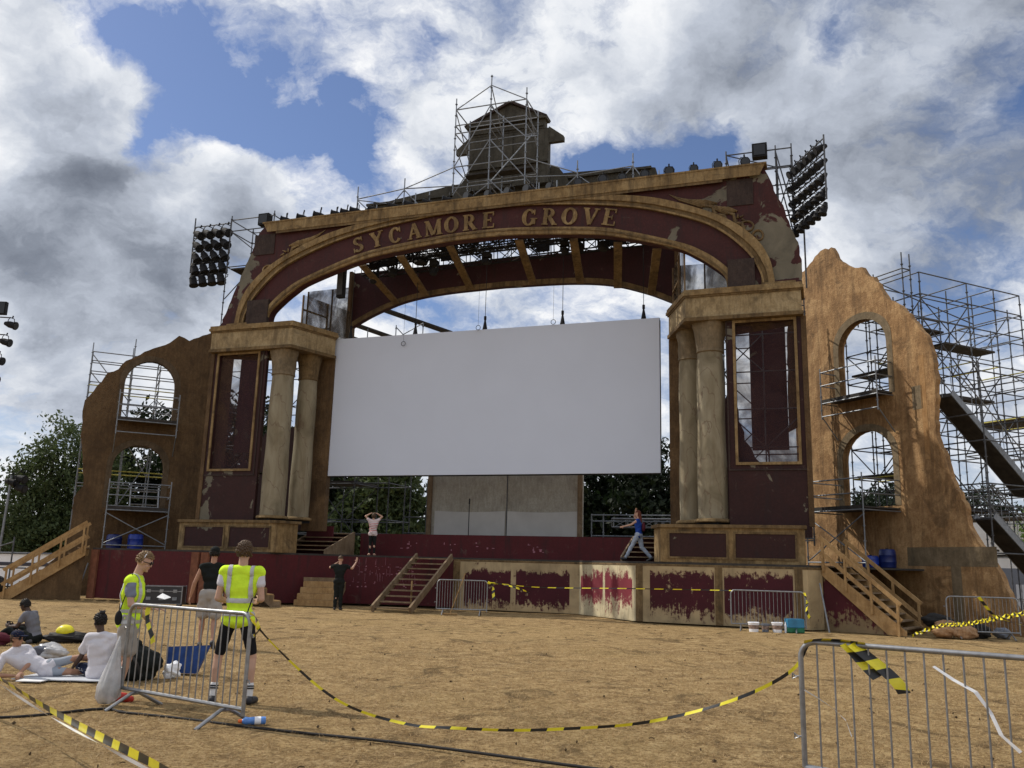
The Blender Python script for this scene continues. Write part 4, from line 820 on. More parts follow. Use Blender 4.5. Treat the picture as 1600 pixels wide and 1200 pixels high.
# ---------------------------------------------------------------- stage lamps
def lamp_meshes():
    b = MB(); I = I3
    b.tube((0, -.16, 0), (0, .02, 0), .105, 16, .10).tube((0, .02, 0), (0, .17, 0), .10, 16, .055).tube((0, -.20, 0), (0, -.165, 0), .125, 16)
    body = b
    y = MB(); y.path([(-.125, 0, 0), (-.135, 0, .12), (-.09, 0, .20), (.09, 0, .20), (.135, 0, .12), (.125, 0, 0)], .012, 5).tube((0, 0, .20), (0, 0, .28), .022, 6)
    l = MB().tube((0, -.207, 0), (0, -.201, 0), .10, 16)
    out = []
    for nm, q, mm in (('housing', body, M_BLACK), ('yoke', y, M_BLACK), ('lens', l, M_LENS)):
        me = bpy.data.meshes.new(nm); me.from_pydata(q.v, [], q.f); me.materials.append(mm); out.append((nm, me))
    return out
LM = lamp_meshes()
def lamp(pos, aim, size, parent=None, label=None, group=None, up=Vector((0, 0, 1))):
    """aim: world direction the lens faces"""
    a = Vector(aim).normalized(); x = a.cross(up).normalized(); z = x.cross(a).normalized()
    Rm = Matrix((x*-1, a*-1, z)).transposed().to_4x4(); S = Matrix.Diagonal((size, size, size, 1))
    if parent is None:
        o = empty('stage_lamp', pos, label, 'lamp', group); base = Matrix.Identity(4)
        for nm, me in LM:
            c = bpy.data.objects.new(nm, me); COL.objects.link(c); c.parent = o; c.matrix_basis = Rm @ S
        return o
    ho = bpy.data.objects.new('lamp', LM[0][1]); COL.objects.link(ho); ho.parent = parent; ho.matrix_basis = Matrix.Translation(Vector(pos)-Vector(parent.location)) @ Rm @ S
    for nm, me in LM[1:]:
        c = bpy.data.objects.new(nm, me); COL.objects.link(c); c.parent = ho
    return ho
OUT = -N_       # toward the audience
tl = [(-19.48, 'first'), (-18.7, 'second'), (-17.91, 'third'), (-17.15, 'fourth'), (-16.7, 'fifth'), (-16.26, 'sixth'), (-15.5, 'seventh'), (-14.6, 'eighth'), (-13.9, 'ninth'), (-13.15, 'tenth'), (-12.3, 'eleventh'), (-11.4, 'twelfth'), (-10.6, 'thirteenth'), (-9.8, 'fourteenth'), (-9.04, 'fifteenth'), (-8.2, 'sixteenth'), (-7.2, 'seventeenth'), (-6.3, 'eighteenth'), (-5.6, 'nineteenth'), (-4.8, 'twentieth'), (-3.95, 'twenty-first'), (-3.1, 'twenty-second'), (-2.3, 'twenty-third'), (-1.4, 'twenty-fourth')]
for i, (u, nth) in enumerate(tl):
    side = 1 if u < -12 else (.2 if u < -8 else -.1)
    L_ = lamp(W(u, .3, 15.13), OUT*.5+E_*(-.9*side)+Vector((0, 0, .12 if side == 1 else .0)), 1.15+.1*(i % 3), label='black stage lamp, %s from the left along the arch top' % nth, group='stage lamps along the top of the arch')
    MB().tube(W(u, .3, 14.93), W(u, .3, 15.0 if i % 3 else 15.42), .022, 6).build('clamp', M_BLACK, L_)
def lamp_bank(F, cols, z0, z1, rows, aim, label, n, dz0=0, size=1.55):
    o = empty('lamp_bank', F(cols[0], 0, z0), label, 'lamp bank', 'lamp banks at the arch corners')
    a, c = cols
    for s in (a, c): tube_obj('frame_post', F(s, 0, z0), F(s, 0, z1+(.3 if s == a else 0)), .03, M_DSTEEL, o)
    for k in range(rows):
        z = z1-.12-(z1-z0-.15)*k/(rows-1); tube_obj('lamp_bar', F(a, 0, z), F(c, 0, z+dz0), .024, M_DSTEEL, o)
        for j in range(n):
            q = (j+.5)/n; p = F(a+(c-a)*q, -.05, z+dz0*q-.28*size/1.2)
            tilt = -.55-2.4*(k/(rows-1))**1.6
            lamp(p, aim+Vector((0, 0, tilt)), size, parent=o)
    return o
lamp_bank(lambda a, d, z: W(a, 1.0+d, z), (-24.6, -22.72), 13.55, 15.75, 5, OUT*.25+E_*1.0, 'bank of black stage lamps on bars at the left end of the arch', 4)
FB2 = lambda a, d, z: W(.10+a*.47, 1.2-a*.88+d*.5, z)
lamp_bank(FB2, (0.0, 2.2), 13.15, 15.35, 5, -E_*.9+OUT*.35, 'bank of black stage lamps on bars at the right end of the arch', 6, .0, 1.15)
# scaffold brackets carrying the banks
scaff('scaffold_bracket', 'scaffold bracket between the left lamp bank and the arch', 'scaffold', Fm2, [-22.62, -20.5], [.9, 2.4], [13.6, 15.2, 15.7], 15.95, braces=[((-22.62, .9, 15.7), (-20.5, .9, 14.4)), ((-22.62, .9, 15.2), (-20.5, .9, 13.6)), ((-22.62, 2.4, 13.6), (-20.5, 2.4, 15.6)), ((-22.62, .9, 12.2), (-21.2, .9, 13.6))], decks=[(-22.5, -20.6, 1, 2.3, 13.5)], mt=M_DSTEEL)
scaff('scaffold_bracket', 'scaffold bracket between the arch and the right lamp bank', 'scaffold', Fm2, [-2.05, -.4, .12], [.9, 2.4], [13.4, 14.2, 15.2, 15.85], 16.0, braces=[((-.4, .9, 15.8), (.12, .9, 13.4)), ((-.4, .9, 15.2), (.12, .9, 12.6)), ((-.4, 2.4, 14.2), (.12, 2.4, 15.8)), ((-2.05, .9, 15.85), (-.4, .9, 15.2))], mt=M_DSTEEL)
tube_b = empty('scaffold_pole', W(-22.66, .9, 10), 'long scaffold pole hanging below the left lamp bank', 'pole'); standard_obj(W(-22.66, .9, 10.2), 3.4, tube_b, M_DSTEEL)
tube_b = empty('scaffold_pole', W(.42, 1.0, 10), 'long thin scaffold pole below the right lamp bank', 'pole'); tube_obj('tube', W(.42, .9, 10.8), W(.42, .9, 13.8), .03, M_DSTEEL, tube_b)
def box_light(u, z, lab):
    o = empty('speaker_box', W(u, 1.0, z), lab, 'speaker')
    MB().box(Fm2, u-.22, u+.28, .8, 1.1, z, z+.5).build('cabinet', M_BLACK, o)
    MB().box(Fm2, u-.16, u+.22, .78, .799, z+.06, z+.44).build('grille', M_LENS, o)
box_light(-21.0, 15.3, 'square black box light above the left corner of the arch'); box_light(-.95, 15.62, 'square black box light above the right corner of the arch')
# hanging moving lights under the trusses
for u, z, h, w_, lab in ((-7.46, 13.0, .75, .36, 'hanging black moving light between the letters O and V'), (-6.53, 12.95, .75, .4, 'hanging black moving light under the last letters'), (-8.0, 13.0, .45, .3, 'small hanging light under the letter R of the second word'), (-11.09, 12.85, .42, .34, 'small hanging light under the end of the first word'), (-13.87, 13.1, .3, .55, 'single black spotlight under the letter A'), (-15.93, 12.5, .95, .34, 'hanging black moving light nearest the left of the arch'), (-15.1, 12.7, .8, .34, 'hanging black moving light under the letter Y'), (-13.3, 12.6, .6, .3, 'hanging black moving light under the letters A and M'), (-4.9, 13.1, .3, .5, 'dark light at the right end of the trusses')):
    o = empty('moving_light', W(u, 1.4, z), lab, 'lamp', 'moving lights under the arch')
    F = lambda x, y, zz, u=u: W(u, 1.4, zz)+Vector((x, y, 0))
    MB().lathe(F, [(w_*.32, z), (w_*.5, z+h*.1), (w_*.46, z+h*.4), (w_*.2, z+h*.5)], 12).build('lamp_head', M_BLACK, o)
    MB().box(lambda a, b_, zz, u=u: W(u+a, 1.4+b_, zz), -w_*.5, w_*.5, -.12, .12, z+h*.62, z+h).build('base_box', M_BLACK, o)
    b = MB()
    for k in (-1, 1): b.box(lambda a, b_, zz, u=u: W(u+a, 1.4+b_, zz), k*w_*.52-.02, k*w_*.52+.02, -.05, .05, z+h*.2, z+h*.7)
    b.build('yoke', M_BLACK, o)
o = empty('hanging_speaker', W(-17.2, 1.2, 12.1), 'tall black speaker column hanging at the left of the arch opening', 'speaker')
MB().box(Fm2, -17.35, -17.05, 1.0, 1.25, 11.9, 13.1).build('cabinet', M_BLACK, o, bevel=.02); MB().box(Fm2, -17.32, -17.08, .98, .998, 12.0, 13.0).build('grille', M_DSTEEL, o)
# ---------------------------------------------------------------- gabled scenic tower on top
tw = empty('scenic_tower', W(-11.3, 4, 16.8), 'dark stone coloured gabled scenic tower above the arch', 'tower')
V4 = 4.0
FT = lambda a, d, z: W(a, V4+d, z)
MB().plate(FT, [[(-13.1, 17.2), (-13.1, 19.65), (-9.52, 19.65), (-9.52, 17.2)]], 0, .3).build('shaft_face', M_STONE, tw)
MB().plate(FT, [[(-13.15, 20.16), (-11.28, 20.98), (-9.70, 20.16), (-9.70, 19.651), (-13.15, 19.651)]], -.02, .35).build('gable', M_STONE, tw)
b = MB(); b.beam(FT(-13.3, .15, 20.16), FT(-11.25, .15, 21.04), .62, .10, N_.cross(Vector((0, 0, 1))) if False else (0, 0, 1)); b.build('roof_slope', M_BLACKP, tw)
b = MB(); b.beam(FT(-11.2, .15, 21.04), FT(-9.6, .15, 20.14), .62, .10); b.build('roof_slope', M_BLACKP, tw)
MB().box(FT, -13.22, -9.6, -.16, .4, 20.06, 20.20).build('cornice', M_STONE, tw); MB().box(FT, -13.1, -9.75, -.08, -.021, 19.75, 19.82).build('string_course', M_STONE, tw)
for sgn, x0, x1 in ((-1, -13.1, -13.72), (1, -9.52, -8.88)):
    MB().plate(FT, [[(x0-sgn*.002, 19.72), (x1, 19.20), (x1, 18.98), (x0-sgn*.002, 18.98)] if sgn > 0 else [(x0+.002, 19.72), (x0+.002, 18.98), (x1, 18.98), (x1, 19.20)]], .02, .22).build('side_eave', M_STONE, tw)
MB().plate(FT, [[(-13.1, 18.05), (-13.35, 18.0), (-13.8, 17.45), (-14.1, 16.9), (-8.55, 16.9), (-8.8, 17.45), (-9.2, 18.0), (-9.52, 18.05), (-9.52, 17.99), (-13.1, 17.99)]], .31, .5).build('buttress', M_STONE, tw)
MB().plate(FT, [[(-18.5, 16.35), (-18.3, 17.25), (-17.6, 17.4), (-14.0, 17.85), (-8.7, 17.75), (-5.6, 17.6), (-5.15, 17.5), (-5.05, 17.1), (-5.2, 16.35)]], .52, .7).build('ridge_flat', M_STONE, tw)
MB().box(FT, -18.2, -13.9, .40, .515, 17.30, 17.40).build('ridge_ledge', M_STONE, tw); MB().box(FT, -8.9, -5.3, .40, .515, 17.45, 17.55).build('ridge_ledge', M_STONE, tw)
b = MB(); b.box(FT, -11.5, -11.1, -.06, -.001, 17.3, 19.6); b.build('centre_strip', M_STONE, tw)
MB().box(FT, -13.1, -9.52, -.10, -.0015, 18.1, 18.2).build('string_course', M_STONE, tw)
# scaffold cage round the tower and handrails along the roof
scaff('scaffold_cage', 'galvanised scaffold cage standing in front of the gabled tower', 'scaffold', lambda a, b_, z: W(a, 1.5+b_, z), [-12.68, -11.18, -9.68], [0, 1.5], [16.2, 17.1, 18.55, 18.9, 19.6], lambda a, b_: 20.95 if a == -11.18 and b_ == 0 else (20.05 if b_ == 0 else 19.9),
      braces=[((-12.68, 0, 19.6), (-11.18, 0, 20.45)), ((-11.18, 0, 20.45), (-9.68, 0, 19.6)), ((-12.68, 0, 17.1), (-11.18, 0, 19.6)), ((-12.68, 0, 19.5), (-12.68, 1.5, 18.1)), ((-12.68, 0, 18.1), (-12.68, 1.5, 17.1)), ((-11.18, 0, 20.4), (-11.18, 1.5, 18.9)), ((-11.18, 0, 19.5), (-9.68, 0, 18.0)), ((-11.18, 0, 18.1), (-9.68, 0, 16.3)), ((-12.68, 0, 15.9), (-11.18, 0, 18.1)), ((-11.18, 0, 16.2), (-9.9, 1.5, 18.9)), ((-9.68, 0, 19.6), (-9.68, 1.5, 18.2)), ((-9.68, 0, 18.0), (-9.68, 1.5, 18.8)), ((-11.18, 0, 16.2), (-12.68, 0, 15.2)), ((-9.68, 0, 16.3), (-9.0, 1.5, 15.6)), ((-11.18, 0, 16.4), (-10.2, 0, 15.4))],
      decks=[(-12.6, -9.75, .9, 1.35, 17.13)])
rl = empty('roof_handrail', W(-15, 1.5, 15.1), 'scaffold handrail along the roof left of the gabled tower', 'handrail', 'scaffold handrails on the arch roof')
for u, h in ((-16.95, 16.75), (-14.82, 16.95)): standard_obj(W(u, 1.5, 15.0), h-15.0, rl)
for u, h in ((-16.5, 15.7), (-15.7, 15.6), (-14.0, 15.9), (-13.4, 15.9)): tube_obj('stub', W(u, .9, 15.0), W(u, .9, h), .022, M_STEEL, rl)
tube_obj('rail', W(-16.95, 1.5, 16.25), W(-14.82, 1.5, 16.45), .024, M_STEEL, rl); tube_obj('rail', W(-14.82, 1.5, 16.45), W(-12.68, 1.5, 16.3), .024, M_STEEL, rl); tube_obj('rail', W(-14.82, 1.5, 16.45), W(-12.68, 1.5, 17.1), .022, M_STEEL, rl)
tube_obj('brace', W(-16.95, 1.5, 16.2), W(-16.1, 1.5, 15.4), .022, M_STEEL, rl); tube_obj('brace', W(-14.82, 1.5, 16.4), W(-15.9, 1.5, 15.2), .022, M_STEEL, rl); tube_obj('brace', W(-14.82, 1.5, 16.4), W(-13.9, 1.5, 15.4), .022, M_STEEL, rl); tube_obj('brace', W(-16.95, 1.5, 16.2), W(-15.6, 1.5, 15.9), .022, M_STEEL, rl)
rl = empty('roof_handrail', W(-7, 1.5, 15.1), 'scaffold handrail along the roof right of the gabled tower', 'handrail', 'scaffold handrails on the arch roof')
for u, h in ((-7.58, 16.67), (-5.46, 16.69)): standard_obj(W(u, 1.5, 15.0), h-15.0, rl)
for u, h in ((-8.9, 15.7), (-8.2, 15.7), (-6.5, 15.7), (-4.4, 15.6)): tube_obj('stub', W(u, .9, 15.0), W(u, .9, h), .022, M_STEEL, rl)
tube_obj('rail', W(-9.68, 1.5, 16.3), W(-7.58, 1.5, 16.1), .024, M_STEEL, rl); tube_obj('rail', W(-9.68, 1.5, 17.1), W(-7.58, 1.5, 16.2), .024, M_STEEL, rl); tube_obj('rail', W(-7.58, 1.5, 16.1), W(-5.46, 1.5, 16.2), .024, M_STEEL, rl)
tube_obj('brace', W(-7.58, 1.5, 16.1), W(-6.6, 1.5, 15.3), .022, M_STEEL, rl); tube_obj('brace', W(-5.46, 1.5, 16.2), W(-6.4, 1.5, 15.2), .022, M_STEEL, rl); tube_obj('brace', W(-5.46, 1.5, 16.2), W(-5.0, 1.5, 15.5), .022, M_STEEL, rl); tube_obj('brace', W(-7.58, 1.5, 16.1), W(-8.5, 1.5, 15.3), .022, M_STEEL, rl)
# ---------------------------------------------------------------- timber stairs with handrails
def rail_stair(B, T_, wv, n, rail, label, posts, clad=None, both=True, mt=None, phase=0.):
    """B/T_: foot and head of the near stringer, wv: width vector"""
    mt = mt or M_TIMBER
    B = Vector(B); T_ = Vector(T_); wv = Vector(wv); o = empty('timber_stair', B, label, 'stair'); d = T_-B; dh = Vector((d.x, d.y, 0)).normalized(); side = wv.normalized()
    for k in range(n):
        q0 = k/n; z = B.z+(d.z)*(k+1)/n; a = B+d*q0; c = B+d*((k+1)/n)
        vs = []; 
        for zz in (z-.04, z):
            for p in (a, c+dh*.03, c+dh*.03+wv, a+wv): vs.append(Vector((p.x, p.y, zz)))
        b = MB(); b.add(vs, [(0, 1, 2, 3), (7, 6, 5, 4), (0, 4, 5, 1), (1, 5, 6, 2), (2, 6, 7, 3), (3, 7, 4, 0)]); b.build('tread', M_TIMBERD, o)
    for off in ([0, 1] if both else [0]):
        w_ = wv*off+side*(.03 if off else -.03)
        b = MB(); lo = .22; pts = [B+Vector((0, 0, 0))-dh*.1, B-dh*.1+Vector((0, 0, .12)), T_+Vector((0, 0, .10)), T_-Vector((0, 0, .28)), B+dh*.38]
        vs = [p+w_-side*.022 for p in pts]+[p+w_+side*.022 for p in pts]; b.add(vs, [(0, 1, 2, 3, 4), (9, 8, 7, 6, 5)]+[(i, (i+1) % 5, (i+1) % 5+5, i+5) for i in range(5)]); b.build('stringer', mt, o)
        w2 = wv*off+side*(.08 if off else -.08)
        for q in posts: p = B+d*q+w2; MB().beam(p-Vector((0, 0, .12)), p+Vector((0, 0, rail-.05)), .085, .06, dh).build('post', mt, o)
        q0, q1 = posts[0], posts[-1]
        for h in (rail, rail*.48): MB().beam(B+d*(q0-.04)+w2+Vector((0, 0, h)), B+d*(q1+.03)+w2+Vector((0, 0, h)), .055, .11).build('handrail', mt, o)
    if clad:
        b = MB(); pts = [B+dh*.35+Vector((0, 0, -.0)), T_-Vector((0, 0, .25)), Vector((T_.x, T_.y, 0))]; vs = [p+side*.04 for p in pts]+[p+side*.06 for p in pts]
        b.add(vs, [(0, 1, 2), (5, 4, 3), (0, 3, 4, 1), (1, 4, 5, 2), (2, 5, 3, 0)]); b.build('side_cladding', clad, o)
    return o
rail_stair(W(2.53, -1.13, 0), W(.50, -.40, SH), (W(.34, .94, 0)-W(0, 0, 0))*1.95, 10, .82, 'timber stair with handrails coming down at the right end of the stage', [.04, .36, .68, .97], drip('stair_side_board', .35, 1.5, .5, (.24, .17, .09), (.075, .012, .018)))
rail_stair((-17.7, 31.3, 0), (-15.25, 32.15, SH), (-.6, 1.5, 0), 9, .95, 'timber stair with handrails going up at the left end of the stage', [.06, .36, .68, .95], M_WINGL)
# leaning poles at the stage
for p, q, lab in (((W(.62, -1.15, 0)), W(.42, -.95, 1.35), 'thin steel pole leaning at the right stage corner'), (W(-24.9, -2.75, 0), W(-24.75, -2.5, 1.3), 'thin steel pole leaning at the left stage corner')):
    o = empty('leaning_pole', p, lab, 'pole'); tube_obj('tube', p, q, .024, M_STEEL, o)
# loose step units on the grass
def step_unit(org, yaw, label, flip=False):
    o = empty('step_unit', org, label, 'steps'); Rz = Matrix.Rotation(yaw, 4, 'Z')
    F = lambda x, y, z: Vector(org)+(Rz @ Vector((x, y, z)))
    for k in range(4):
        MB().box(F, -.75, .75, k*.27, k*.27+.27, .20+.21*k, .235+.21*k).build('tread', M_TIMBER, o)
        MB().box(F, -.75, .75, k*.27-.02, k*.27-.001, .03+.21*k, .199+.21*k).build('riser_board', M_TIMBER, o)
    for x in (-.75, 0, .70):
        b = MB(); pts = [(0.0, .0), (.0, .198), (.27, .198), (.27, .408), (.54, .408), (.54, .618), (.81, .618), (.81, .828), (1.08, .828), (1.08, .58), (.34, .0)]
        b.plate(lambda a, d, z, x=x: F(x+d, a+.0, z), [pts], .0, .05); b.build('stringer', M_TIMBERD, o)
    return o
step_unit((-8.2, 31.3, 0), radians(130), 'loose timber step unit seen from behind beside the walking steward')
step_unit((-6.75, 31.6, 0), radians(-8), 'loose timber step unit behind the man in black')
tag(MB().box(lambda a, b_, z: Vector((-6.75+a, 31.2+b_, z)), -.65, .75, 1.35, 1.42, .12, 1.0).build('loose_board', M_TIMBERD), 'weathered plywood board standing on edge against the stage front', 'board')
# ---------------------------------------------------------------- crowd barriers
def barrier(p0_, p1_, label, h=1.07, n=18, r=.0205, mt=None, sag=0.):
    mt = mt or M_STEELB; p0_ = Vector(p0_); p1_ = Vector(p1_); d = (p1_-p0_); L = d.length; d.normalize(); nn = Vector((-d.y, d.x, 0)); up = Vector((0, 0, 1))
    o = empty('crowd_barrier', (p0_+p1_)/2, label, 'barrier', 'steel crowd barriers'); rc = .12; zb = .18
    pts = [p0_+up*zb, p0_+up*(h-rc)]+[p0_+d*(rc-rc*cos(a))+up*(h-rc+rc*sin(a)) for a in np.linspace(.2, pi/2, 6)]+[p1_-d*(rc-rc*cos(a))+up*(h-rc+rc*sin(a)) for a in np.linspace(pi/2, .2, 6)]+[p1_+up*(h-rc), p1_+up*(zb-.06)]
    MB().path(pts, r, 10).build('frame', mt, o, smooth='auto')
    tube_obj('bottom_rail', p0_-d*.0+up*zb, p1_+up*zb, r, mt, o)
    for i in range(n):
        q = (i+1)/(n+1); tube_obj('bar', p0_+d*L*q+up*zb, p0_+d*L*q+up*(h-.005), .0072, mt, o)
    for q in (.13, .87):
        a = p0_+d*L*q; MB().path([a+nn*.33+up*.0, a+nn*.05+up*(zb-.03), a-nn*.05+up*(zb-.03), a-nn*.33], r*.95, 8).build('foot', mt, o, smooth='auto')
    for z in (.42, .82): MB().path([p1_+up*(z*h)+d*.0, p1_+up*(z*h)+d*.05, p1_+up*(z*h-.03)+d*.06], .008, 6).build('hook', mt, o)
    for z in (.36, .76): MB().path([p0_+up*(z*h), p0_+up*(z*h)-d*.05, p0_+up*(z*h+.02)-d*.07, p0_+up*(z*h-.02)-d*.07, p0_+up*(z*h)-d*.03], .008, 6).build('hook', mt, o)
    return o
barrier((-4.19, 10.05, 0), (-2.50, 8.85, 0), 'crowd barrier on the left between the two stewards in yellow vests')
barrier((2.28, 6.98, 0), (4.15, 5.45, 0), 'large crowd barrier in the right foreground with striped tape knotted on it', h=1.09)
barrier((-2.25, 29.1, 0), (-.62, 29.0, 0), 'small crowd barrier in front of the cream boards by the leaning broom', h=1.1)
barrier((6.35, 25.3, 0), (8.25, 24.7, 0), 'crowd barrier before the red dripped panels beside the buckets', h=1.1)
barrier((12.1, 24.6, 0), (13.9, 24.3, 0), 'crowd barrier at the foot of the sunlit ruin wall', h=1.1)
# ---------------------------------------------------------------- striped tape
M_TY = simple('tape_yellow', (.80, .70, .03), .35, 0, .08, 8, spec=.5); M_TK = simple('tape_black', (.02, .02, .02), .35, 0, .1, 8, spec=.5); M_TW = simple('tape_white', (.75, .75, .76), .4, 0, .08, 8, spec=.5)
def tape(pts, w_, twist, label, stripe=.14, mats=None, slant=.6, t0=0., group='striped barrier tapes', face=None):
    if pts[0][1] < 7 and max(p[2] for p in pts)-min(p[2] for p in pts) > .2 and pts[-1][0]-pts[0][0] < .6 and len(pts) > 3: face = (1, .35, .3)
    """twist: angle along the tape as f(distance)"""
    P = bezier_pts(pts, 10); S = [0]
    for a, b_ in zip(P[:-1], P[1:]): S.append(S[-1]+(b_-a).length)
    def at(s):
        s = max(0, min(S[-1]-1e-4, s)); i = max(0, np.searchsorted(S, s, side='right')-1); i = min(i, len(P)-2); t = (s-S[i])/(S[i+1]-S[i]); return P[i].lerp(P[i+1], t), (P[i+1]-P[i]).normalized()
    n = max(4, int(S[-1]/(stripe/4))); mb = MB(); mats = mats or [M_TY, M_TK]
    def edge(s, k):
        ss = s+k*slant*w_*.5; p, d = at(ss); up = Vector((0, 0, 1)) if face is None else Vector(face); a = (up-d*up.dot(d)).normalized(); c = d.cross(a); th = twist(s)+t0
        return p+(a*cos(th)+c*sin(th))*k*w_/2
    vs = []; fs = []; mi = []
    for i in range(n+1):
        s = S[-1]*i/n; vs += [edge(s, -1), edge(s, 1)]
    for i in range(n): fs.append((2*i, 2*i+1, 2*i+3, 2*i+2)); mi.append(int((S[-1]*(i+.5)/n)/stripe) % len(mats))
    mb.v = [tuple(q) for q in vs]; mb.f = fs; mb.mi = mi
    me = bpy.data.meshes.new('tape'); me.from_pydata(mb.v, [], mb.f)
    for q in mats: me.materials.append(q)
    me.polygons.foreach_set('material_index', mi); me.update(); o = bpy.data.objects.new('barrier_tape', me); COL.objects.link(o); tag(o, label, 'tape', group); return o
mid = [(-2.514, 8.85, 1.035), (-2.219, 8.765, 0.778), (-1.729, 8.615, 0.428), (-1.336, 8.487, 0.258), (-0.84, 8.316, 0.176), (-0.485, 8.188, 0.18), (0.081, 7.975, 0.21), (0.617, 7.761, 0.277), (1.124, 7.548, 0.366), (1.605, 7.334, 0.52), (1.972, 7.163, 0.689), (2.239, 7.035, 0.878), (2.33, 6.93, 1.08)]
tape(mid, .025, lambda s: .35*sin(s*2.3)+.3*sin(s*5.1), 'long sagging yellow and black tape slung between the two near barriers', .15)
nearL = [(-5.795, 9.6, 0.547), (-4.791, 8.7, 0.424), (-3.992, 7.9, 0.342), (-3.272, 7.1, 0.319), (-2.669, 6.4, 0.323), (-2.088, 5.7, 0.338), (-1.543, 5.0, 0.353)]
tape(nearL, .062, lambda s: .35+.3*sin(s*1.1), 'yellow and black tape running across the bottom left corner', .2)
tape([Vector(p)+Vector((-.02, -.01, -.035)) for p in nearL], .028, lambda s: .9+.7*sin(s*2.2), 'white strip for the sunlit edge of the yellow and black tape bottom left', .5, [M_TW])  # sunlit tape edge laid in as a separate white strip
tape([(-0.60, 28.95, 1.06), (0.964, 27.9, 0.97), (3.225, 26.9, 1.02), (4.818, 26.2, 1.053), (6.36, 25.25, 1.083)], .028, lambda s: .4*sin(s*1.3), 'long thin tape stretched before the cream stage boards', .28)
tape([(-.62, 28.95, 1.07), (-.45, 28.85, .95), (-.42, 28.8, .7), (-.38, 28.75, .52)], .09, lambda s: s*4, 'tape end hanging from the small barrier by the broom', .12)
tape([(-.62, 28.93, 1.05), (-.1, 28.8, 1.0), (.3, 28.7, .92), (.75, 28.6, .78)], .06, lambda s: s*3, 'loose tape end blowing right from the small barrier', .12)
tape([(11.1, 24.6, .02), (11.376, 23.5, 0.35), (11.25, 22.0, 0.483), (11.15, 20.5, 0.688), (11.15, 19.0, 0.921), (11.05, 18.0, 1.083)], .07, lambda s: s*9, 'twisted rope of tape stretching out to the right frame edge', .08)
tape([(11.1, 24.6, .05), (11.376, 23.5, 0.40), (11.25, 22.0, 0.533), (11.15, 20.5, 0.738), (11.15, 19.0, 0.971), (11.05, 18.0, 1.133)], .07, lambda s: 1.5+s*9, 'second strand of twisted tape at the right frame edge', .08)
tape([(12.9, 24.4, 1.12), (13.0, 24.3, .9), (13.15, 24.2, .65), (13.3, 24.1, .55), (13.9, 23.6, .35), (14.6, 23.2, .12)], .10, lambda s: .3+s, 'tape trailing from the barrier at the foot of the ruin wall', .14)
tape([(8.2, 24.6, 1.1), (8.25, 24.55, .85), (8.22, 24.5, .6), (8.3, 24.5, .4)], .07, lambda s: s*5, 'tape tail hanging on the barrier by the buckets', .1)
tape([(2.28, 6.93, 1.085), (2.40, 6.86, 1.11), (2.52, 6.77, 1.115), (2.66, 6.64, 1.105)], .075, lambda s: 1.2, 'yellow and black tape wound along the top rail of the near right barrier', .07)
tape([(2.52, 6.74, 1.105), (2.58, 6.71, 1.04), (2.66, 6.67, .94), (2.73, 6.63, .865)], .075, lambda s: s*1.5, 'shorter tape tail hanging from the near right barrier', .085)
tape([(2.56, 6.70, 1.11), (2.64, 6.66, 1.04), (2.76, 6.60, .93), (2.84, 6.56, .84), (2.88, 6.55, .765)], .085, lambda s: s*1.2, 'longer striped tape tail hanging from the near right barrier', .09)
tape([(3.003, 6.36, 0.992), (3.10, 6.3, 0.915), (3.205, 6.22, 0.85), (3.262, 6.18, 0.78), (3.291, 6.15, 0.66), (3.328, 6.1, 0.55), (3.398, 6.05, 0.49)], .024, lambda s: s*1.5, 'long white tape strip caught on the bars of the near right barrier', .5, [M_TW], group='white tape strips')
tape([(2.27, 6.9, 0.742), (2.44, 6.82, 0.637), (2.53, 6.78, 0.55), (2.56, 6.76, 0.44)], .014, lambda s: 1.3+s*3, 'thin white tape strip by the corner post of the near right barrier', .5, [M_TW], group='white tape strips')
tape([(-3.90, 9.82, 1.06), (-3.89, 9.78, 0.97), (-3.85, 9.74, 0.87), (-3.80, 9.72, 0.78), (-3.77, 9.72, .68)], .06, lambda s: .6+s*4, 'tape end hanging from the left near barrier', .09)
tape([(-2.52, 8.84, 1.08), (-2.44, 8.80, 1.04), (-2.40, 8.78, .93), (-2.44, 8.77, .86)], .05, lambda s: .6+s*5, 'tape knot tail at the right corner of the left near barrier', .07)
# ---------------------------------------------------------------- cable, bottle, buckets and small things
o = MB().path(bezier_pts([(-8.5, 9.3, .012), (-6.2, 9.1, .012), (-4.91, 9.05, .014), (-4.25, 9.68, .014), (-3.9, 9.5, .016), (-3.2, 9.25, .014), (-2.51, 8.93, .014), (-1.9, 8.7, .012), (-0.83, 8.3, .014), (0.61, 7.6, .012), (1.6, 7.1, .014), (3.6, 6.0, .014), (6, 5.2, .012)], 8), .014, 8).build('ground_cable', M_RUB, smooth=True); tag(o, 'black cable snaking across the dry grass in the foreground', 'cable')
def lathe_thing(name, c, axis, prof, mt, label, cat, parts=(), group=None):
    o = empty(name, c, label, cat, group); a = Vector(axis).normalized(); x = a.orthogonal().normalized(); y = a.cross(x)
    F = lambda p, q, r: Vector(c)+x*p+y*q+a*r
    MB().lathe(F, prof, 20).build('body', mt, o, smooth='auto')
    for nm, pf, m_ in parts: MB().lathe(F, pf, 20).build(nm, m_, o, smooth='auto')
    return o
M_BOT = simple('blue_bottle_plastic', (.10, .25, .62), .25, 0, .3, 14, spec=.6); M_ORG = simple('orange_cap', (.8, .16, .04), .4)
